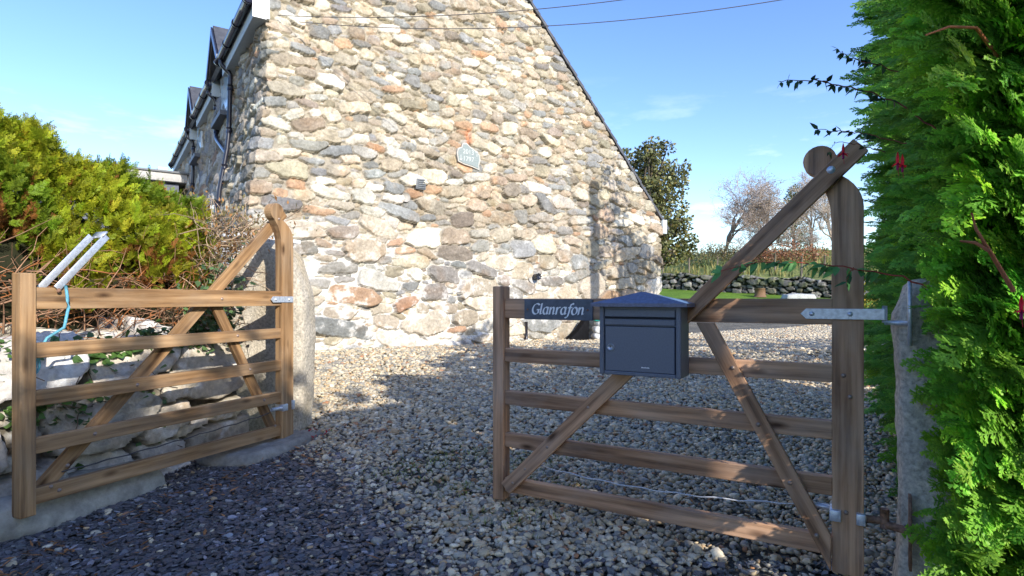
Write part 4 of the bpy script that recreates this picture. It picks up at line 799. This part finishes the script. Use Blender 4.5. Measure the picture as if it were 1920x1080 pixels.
for (px, py, Y, sc_) in ((1581, 278, 2.30, .85), (1683, 296, 2.02, .7), (1692, 300, 2.02, .55), (1915, 568, 1.5, .6)):
    p = np.array(at(px, py, Y)[:]) - fo; fl_ = MB()
    fl_.tube([p + (0, 0, .02), p, p + (0, 0, -.018)], [.0012, .0055, .0045], 6, (.75, .012, .03))
    for k in range(4):
        a = k * 1.57 + .4; q = p + np.array([0, 0, -.016]); dd = np.array([math.cos(a), math.sin(a), -.55]) * .032 * sc_; fl_.add([q, q + dd * .5 + (.006, 0, 0), q + dd, q + dd * .5 - (.006, 0, 0)], [[0, 1, 2, 3]], None, (.80, .015, .035))
    fl_.tube([p + (0, 0, -.016), p + (0, 0, -.042)], .004, 6, (.30, .01, .10)); fl_.tube([p + (0, 0, -.03), p + (.004, 0, -.062)], .001, 4, (.55, .02, .05)); fl_.build('flower', M['flower'], fu)
lf.build('leaves', M['leaf'], fu)
mb = MB(); n = 34; p = np.c_[rng.normal(-1.60, .07, n), rng.normal(4.75, .07, n)]; inst(mb, LV, LQ, np.c_[p, gz(p[:, 0], p[:, 1]) + .03], rotz(rng.uniform(0, 6.28, n)) @ roty(rng.normal(-.3, .4, n)), rng.uniform(.03, .05, n), np.where(rng.random((n, 1)) < .6, np.array([[.42, .02, .03]]), np.array([[.08, .14, .04]])))  # fallen fuchsia flowers and leaves on the gravel
tag(mb.build('fallen_fuchsia', M['flower']), 'fallen red fuchsia flowers in the gravel at the foot of the rounded granite post', 'plant', kind='stuff')

# things at the foot of the gable
sk = thing('sack', 'pale folded sacks heaped against the gable foot beside the letter box', 'sack', (0, 0, 0))
pb = on_gable(1105, 645, .0) + Vector((C0[0], C0[1], 0)); gzb = float(gz(pb.x, pb.y)); bp = Vector((pb.x, pb.y, 0)) + Vector((GN[0], GN[1], 0)) * .42
sk.location = (bp.x + .06, bp.y, gzb)
def bag(name, c, d, mat, parent, seed):
    from mathutils import noise
    bm = bmesh.new(); bmesh.ops.create_cube(bm, size=1); bmesh.ops.subdivide_edges(bm, edges=bm.edges[:], cuts=7, use_grid_fill=True)
    for v in bm.verts:
        q = v.co * 2; ln = max(abs(q.x), abs(q.y), abs(q.z)); k = q * (ln / (q.length + 1e-6)) ** .6; v.co = Vector((k.x * d[0] / 2, k.y * d[1] / 2, k.z * d[2] / 2)); v.co += q.normalized() * .035 * noise.noise(v.co * 7 + Vector((seed, 0, 0)))
    mb = MB(); mb.bm(bm); o = mb.build(name, M[mat], parent); o.location = c; return o
bag('lower_bag', (0, 0, .08), (.62, .42, .20), 'sack', sk, 1); bag('middle_bag', (0, .02, .235), (.58, .40, .18), 'sack', sk, 4); bag('upper_bag', (.02, .02, .37), (.52, .36, .14), 'sack', sk, 9)
o = bag('plastic_bag', (bp.x - .10, bp.y + .02, gzb + .475), (.24, .26, .11), 'teal', None, 3); tag(o, 'crumpled teal plastic bag on the heap of pale sacks', 'bag')
o = bag('plastic_bag', (bp.x + .16, bp.y - .02, gzb + .475), (.24, .26, .12), 'blue', None, 6); tag(o, 'crumpled blue plastic bag on the heap of pale sacks', 'bag')
pb2 = on_gable(1064, 645, 0) + Vector((C0[0], C0[1], 0)); mb = MB(); mb.prism([(-.30, 0), (.28, 0), (.30, .50), (.16, .44), (-.02, .24), (-.20, .12)], .16, bev=.02); o = mb.build('black_sack', M['black'], None); o.location = (pb2.x + GN[0] * .3, pb2.y + GN[1] * .3, float(gz(pb2.x, pb2.y)) - .02); o.rotation_euler = GR.to_euler(); tag(o, 'black wedge shaped sack leaning between the gable and the pale sacks', 'sack')

# ------------------------------------------------------------------ garden and hillside behind
LT = 1.0
us, zs, h, C, sm, m1, m2 = rubble(-14, 24, -.3, 1.0, .036, [(.2, 90, -1, 2), (.14, 1200, -1, 2), (.10, 5000, -1, 2), (.07, 9000, -1, 2)], 55, [[.15, .145, .13], [.22, .215, .195], [.11, .105, .095], [.18, .17, .13], [.31, .30, .28]], [.3, .25, .2, .15, .1], (.018, .018, .014), aspect=(1.1, 2.2), prot=(.10, .22), grow=1.05)
U, Z = np.meshgrid(us, zs); moss = np.clip(sstep(.05, .5, m2) * sstep(.2, .8, Z), 0, 1)[..., None] * .5; C = C * (1 - moss) + moss * np.array([.10, .14, .03])
bz = np.array([wallbase(Vector((WA.x + u * wdir.x, WA.y + u * wdir.y))) for u in us])[None]; tz_ = .92 + .06 * np.sin(U * 2.1) + .05 * np.sin(U * 5.3); ov = np.clip(Z - tz_, 0, None)
back = ov * 6 - h; P2 = np.stack([WA.x + U * wdir.x + back * wn.x, WA.y + U * wdir.y + back * wn.y, bz + np.minimum(Z, tz_)], -1)
tag(mesh('dry_stone_wall', P2, gridq(len(zs), len(us)), None, M['stone'], None, C.reshape(-1, 3)), 'dark mossy dry stone wall across the back of the lawn', 'wall')
def field_at(px, Y): x = (px - 960) / F * Y; return x, Y, float(field_z(np.array(x), np.array(float(Y))))
def bare_tree(name, label, px, Y, height, seed, levels=5, spread=.62, lean=(0, 0), c=(.24, .20, .165), leaves=0, group='bare trees on the hillside', tw=.010, n0=3):
    x, y, z = field_at(px, Y); t = thing(name, label, 'tree', (x, y, z), 0, group); r_ = np.random.default_rng(seed); tr = MB(); cr_ = MB(); tips = []
    def grow(p, d, ln, rad, lv):
        P = wander(p, d, ln, 4, .13 + .03 * lv, r_, .02); tgt = tr if lv <= 1 else cr_; k = 6 if lv <= 1 else (4 if lv <= 2 else 3)
        tgt.tube(P, np.linspace(rad, rad * .62, 5), k, np.array(c) * r_.uniform(.8, 1.2) * (1 + .10 * lv), False)
        if lv >= levels: tips.append(P[-1]); return
        for q in range(n0 + 2 if lv == 0 else r_.integers(2, 5) if lv < 3 else r_.integers(3, 6)):
            f = r_.uniform(.45, 1) if q else 1; b = P[min(4, int(f * 4))]; dd = (P[-1] - P[-2]); dd = dd / np.linalg.norm(dd) + r_.normal(0, spread, 3); dd[2] = dd[2] * .75 + .18
            grow(b, dd, ln * r_.uniform(.58, .85), max(rad * r_.uniform(.48, .66), tw), lv + 1)
    grow((0, 0, -.1), (lean[0], lean[1], 1), height * .30, height * .016, 0)
    tr.build('trunk', M['twig'], t); cr_.build('crown', M['twig'], t)
    if leaves:
        tp = np.repeat(np.array(tips), leaves, 0); n = len(tp); tp = tp + rng.normal(0, .12, tp.shape); mb = MB(); inst(mb, LV, LQ, tp, rotz(rng.uniform(0, 6.28, n)) @ roty(rng.normal(0, .8, n)), rng.uniform(.06, .12, n), np.array([[.30, .22, .12]]) * rng.uniform(.6, 1.4, (n, 1))); mb.build('leaves', M['leaf'], t)
    return t
bare_tree('bare_tree', 'bare grey tree with a dense twiggy crown standing right of the gable', 1352, 44, 8.8, 3, 6, .66, (.05, 0), (.27, .22, .19), leaves=1)
bare_tree('bare_tree', 'dark leaning bare tree crossing behind the sloping gate brace', 1415, 41, 7.4, 12, 6, .6, (.35, 0), (.24, .20, .17), leaves=1)
bare_tree('bare_tree', 'pale bare tree seen just left of the tall gate stile', 1520, 47, 8.6, 7, 6, .5, (.1, 0), (.30, .25, .205))
bare_tree('bare_tree', 'slender pale bare tree partly hidden behind the tall gate stile', 1568, 45, 8.4, 19, 6, .5, (-.1, 0), (.29, .245, .20))
tl = bare_tree('bare_tree', 'distant bare tree top rising above the left hand hedge', 240, 34, 8.0, 23, 5, .55, (0, 0), (.36, .29, .24)); tl.location.z = 1.0; tl['group'] = 'bare trees beyond the hedges'
def leafy(name, label, loc, clumps, ls, c, seed, per=200, trunk=None, cat='tree', group=None, tc_=(.12, .10, .08)):
    t = thing(name, label, cat, loc, 0, group); r_ = np.random.default_rng(seed); mb = MB(); tr = MB()
    if trunk:
        tr.tube(wander((0, 0, -.2), (0, 0, 1), trunk[0], 6, .06, r_), np.linspace(trunk[1], trunk[1] * .5, 7), 8, tc_)
    for (x, y, z, rad) in clumps:
        if trunk:
            a = np.array([0, 0, min(trunk[0] * .8, z * .6)]); b = np.array([x, y, z]); tr.tube([a, a * .5 + b * .5 + r_.normal(0, .1, 3), b], [trunk[1] * .4, trunk[1] * .25, .02], 5, tc_, False)
        n = int(per * (rad / .5) ** 1.6); d = r_.normal(0, 1, (n, 3)); d /= np.linalg.norm(d, axis=1, keepdims=True); p = np.array([x, y, z]) + d * (rad * r_.uniform(.35, 1.05, n) ** .8)[:, None] * np.array([1, 1, .8])
        sc_ = r_.uniform(.7, 1.3, n) * ls; cl = np.array([c]) * r_.uniform(.5, 1.6, (n, 1)) * r_.uniform(.75, 1.2) * np.where(r_.random((n, 1)) < .16, np.array([[1.7, 1.25, 1.0]]), 1)
        inst(mb, IV, IQ, p, frame(d + r_.normal(0, .7, (n, 3)), r_.normal(0, 1, (n, 3)) + np.array([0, 0, .8])), np.c_[sc_, sc_ * .8, sc_], cl)
    mb.build('crown', M['ivyleaf'], t)
    if trunk: tr.build('trunk', M['twig'], t)
    return t
r_ = np.random.default_rng(77); cl = []
for _ in range(64):
    a = r_.uniform(0, 6.28); zz_ = r_.uniform(2.1, 6.5); rr = (1.75 - .22 * abs(zz_ - 4.4)) * r_.uniform(.35, 1); cl.append((rr * math.cos(a), rr * math.sin(a), zz_, r_.uniform(.3, .62)))
cl += [(1.55, -.2, 2.6, .45), (1.75, .1, 2.25, .4), (1.2, .2, 2.0, .45), (1.5, 0, 3.3, .4), (.9, .3, 1.9, .4), (1.9, 0, 2.7, .3)]
leafy('evergreen_oak', 'dense olive green evergreen tree showing past the right roof slope of the house', (5.45, 24, .95), cl, .125, (.125, .135, .05), 5, 190, (4.6, .22))
x, y, z = field_at(1490, 58); leafy('pine_tree', 'grey green conifer between the bare trees left of the tall gate stile', (x, y, z), [(r * math.cos(a), r * math.sin(a), zz_, .7) for zz_, r, a in [(k * .33 + 1.1, (1.7 - k * .095) * (.4 + .6 * ((k * 7) % 5) / 4), k * 2.4) for k in range(17)]], .16, (.14, .16, .075), 8, 120, (5.5, .18))
for px, Y, sc_, lab, c in ((1305, 40, .5, 'small dark green bush beside the fence post on the hillside', (.06, .10, .03)), (1272, 52, .75, 'low reddish bush far up the hillside by the house wall', (.16, .10, .07)), (1440, 38, 1.15, 'russet bramble bush behind the dry stone wall nearest the sloping brace', (.22, .10, .05)), (1500, 37, 1.2, 'russet bramble bush behind the dry stone wall left of the tall stile', (.24, .12, .06)), (1375, 40, 1.2, 'dull olive scrub under the dark leaning bare tree', (.13, .115, .05))):
    x, y, z = field_at(px, Y); r_ = np.random.default_rng(px); leafy('bush', lab, (x, y, z), [(r_.normal(0, .8) * sc_ * 1.3, r_.normal(0, .3), r_.uniform(.2, .8) * sc_, .42 * sc_ * 1.4) for _ in range(11)], .09, c, px, 120, None, 'bush')
x, y = (1640 - 960) / F * 22, 22.; leafy('golden_shrub', 'golden yellow shrub glimpsed between the tall gate stile and the hedge', (x, y, float(gz(x, y))), [(r_.normal(0, .35), r_.normal(0, .3), r_.uniform(.3, 1.3), .4) for _ in range(12)], .08, (.30, .26, .03), 3, 150, None, 'shrub')
# garden oddments
x, y = (1425 - 960) / F * 28, 28.; st0 = thing('tree_stump', 'short brown tree stump standing on the lawn before the dry stone wall', 'stump', (x, y, float(gz(x, y)) + .05)); mb = MB(); mb.tube([(0, 0, 0), (0, 0, .12), (0, 0, .42)], [.30, .25, .24], 14, (.20, .12, .07)); mb.build('trunk', M['twig'], st0); mb = MB(); mb.tube([(0, 0, .415), (0, 0, .43)], [.235, .23], 14, (.36, .26, .17)); mb.build('cut_face', M['twig'], st0)
x, y = (1497 - 960) / F * 26.5, 26.5; lump('boulder', (x, y, float(gz(x, y)) + .10), (1.5, .8, .5), 31, (.42, .43, .40), 'low pale rounded boulder at the near edge of the lawn', 'boulder', 'granite')
fp = None
for i_, (px, Y, ht) in enumerate(((1243, 39, .8), (1292, 36.5, 1.3), (1345, 37, .9), (1453, 32.5, 1.2), (1503, 31, 1.1), (1546, 30, 1.1), (1395, 35, 1.0))):
    x, y, z = field_at(px, Y); labs = ['short fence post on the hillside close to the house wall', 'tall dark fence post below the evergreen tree', 'fence post below the dense twiggy bare tree', 'fence post above the tree stump behind the dry stone wall', 'fence post in the russet brambles', 'fence post just left of the tall gate stile', 'fence post hard by the dark leaning bare tree']
    mb = MB(); mb.tube([(0, 0, -.2), (0, 0, ht * .5), (.01, 0, ht)], [.055, .052, .048], 7, (.17, .14, .11)); mb.tube([(.01, 0, ht), (.01, 0, ht + .03)], [.045, .02], 7, (.2, .17, .13)); o = mb.build('fence_post', M['twig']); o.location = (x, y, z); tag(o, labs[i_], 'fence post', 'fence posts behind the dry stone wall')
mb = MB(); n = 5200; d = rng.uniform(.3, 1, n) ** 2 * 26; u = rng.uniform(-6, 26, n); X = WA.x + u * wdir.x + d * wn.x; Y = WA.y + u * wdir.y + d * wn.y
inst(mb, LV, LQ, np.c_[X, Y, field_z(X, Y) - .03], rotz(rng.uniform(0, 6.28, n)) @ roty(rng.uniform(-1.5, -1.0, n)), np.c_[rng.uniform(.2, .55, n), rng.uniform(.10, .3, n), np.full(n, .2)], np.array([[.19, .21, .07]]) * rng.uniform(.6, 1.5, (n, 1)) * np.where(rng.random((n, 1)) < .35, np.array([[1.5, 1.15, 1.1]]), 1))
tag(mb.build('long_grass', M['leaf']), 'rough tufted meadow grass beyond the dry stone wall', 'grass', kind='stuff')
# overhead cables and the pole that carries them beyond the hedge
pol = thing('utility_pole', 'wooden utility pole rising beyond the right hand hedge and carrying two cables', 'pole', (5.72, 7.1, .3)); mb = MB(); mb.tube([(0, 0, -.3), (0, 0, 3), (0, 0, 6.6)], [.17, .155, .145], 12, (.15, .11, .08)); mb.build('post', M['twig'], pol)
mb = MB(); mb.tube([(0, 0, 6.55), (0, 0, 6.67), (0, 0, 6.85)], [.09, .17, .12], 12, (.2, .2, .2)); mb.build('insulator', M['twig'], pol)
for (za, zb, s_, lab) in ((5.60, 5.68, .36, 'upper black overhead cable crossing the gable towards the sky'), (5.50, 5.32, .38, 'lower black overhead cable crossing the gable towards the sky')):
    a = Vector((C0[0] + GD[0] * (.15 if za > 5.55 else .55) + GN[0] * .08, C0[1] + GD[1] * .15 + GN[1] * .10, za)); mb = MB(); mb.tube(sag(a, (5.62, 7.05, zb), s_, 40, 0), .0055, 6); tag(mb.build('overhead_cable', M['cable']), lab, 'cable', 'overhead cables')

# unseen hedge across the lane, put in to shade the drive, and garden trees
OP = [(-2.6, -6.9), (-.2, -5.1), (2.1, -3.4), (3.95, -1.95)]
ho = thing('lane_shade_hedge', 'unseen tall clipped green hedge across the lane, shaped to shade the drive', 'hedge', (1, -4, 0)); _, _, OL = path_pts(OP, np.array([0.])); OZT = lambda s: float(np.interp(s, [0, 5.2, 6.3, 8.6], [4.45, 4.45, 4.6, 4.9])) + .08 * math.sin(s * 2.1) + .05 * math.sin(s * 6.7)
n = 2600; s = rng.uniform(0, OL - .25, n); z = rng.uniform(.1, 1, n) * np.array([OZT(q) for q in s]); P, T, _ = path_pts(OP, s); Nn = np.c_[-T[:, 1], T[:, 0]]; side = np.where(rng.random((n, 1)) < .6, -.1, 1.0); pos = np.c_[P - Nn * side, z] - np.array([1, -4, 0.])
mb = MB(); scatter_sprays(mb, SPR_S, pos, np.c_[Nn * np.where(side < 0, 1, -1) + rng.normal(0, .4, (n, 2)), rng.uniform(0, .7, n)], np.c_[rng.normal(0, .5, (n, 2)), np.ones(n)], rng.uniform(.25, .4, n), np.array([[.07, .15, .025]]) * rng.uniform(.6, 1.3, (n, 1))); mb.build('foliage', M['leaf'], ho)
pc = core(OP, 1, .1, .9, 0, lambda s: OZT(s) + .2, None, M['twig']); pc.data.transform(Matrix.Translation((-1, 4, 0))); pc.parent = ho

r_ = np.random.default_rng(3); cl = [(r_.normal(0, .85), r_.normal(0, .5), r_.uniform(3.4, 6.4), r_.uniform(.25, .5)) for _ in range(26)]
leafy('garden_tree', 'open crowned green tree behind the tall hedge that dapples the gable', (6.9, 7.7, .4), cl, .12, (.09, .14, .04), 41, 110, (5.4, .12))
for k, (x, y, lab) in enumerate(((6.3, 3.9, 'bushy garden tree behind the hedge nearest the lane'), (8.0, 4.6, 'bushy garden tree behind the hedge midway along the drive'), (9.9, 6.0, 'bushy garden tree behind the hedge deep in the garden'))):
    r_ = np.random.default_rng(60 + k); cl = [(r_.normal(0, .8), r_.normal(0, .6), r_.uniform(.9, 3.6), r_.uniform(.35, .6)) for _ in range(22)]
    leafy('garden_tree', lab, (x, y, .3), cl, .13, (.08, .13, .04), 50 + k, 110, (3.0, .12))
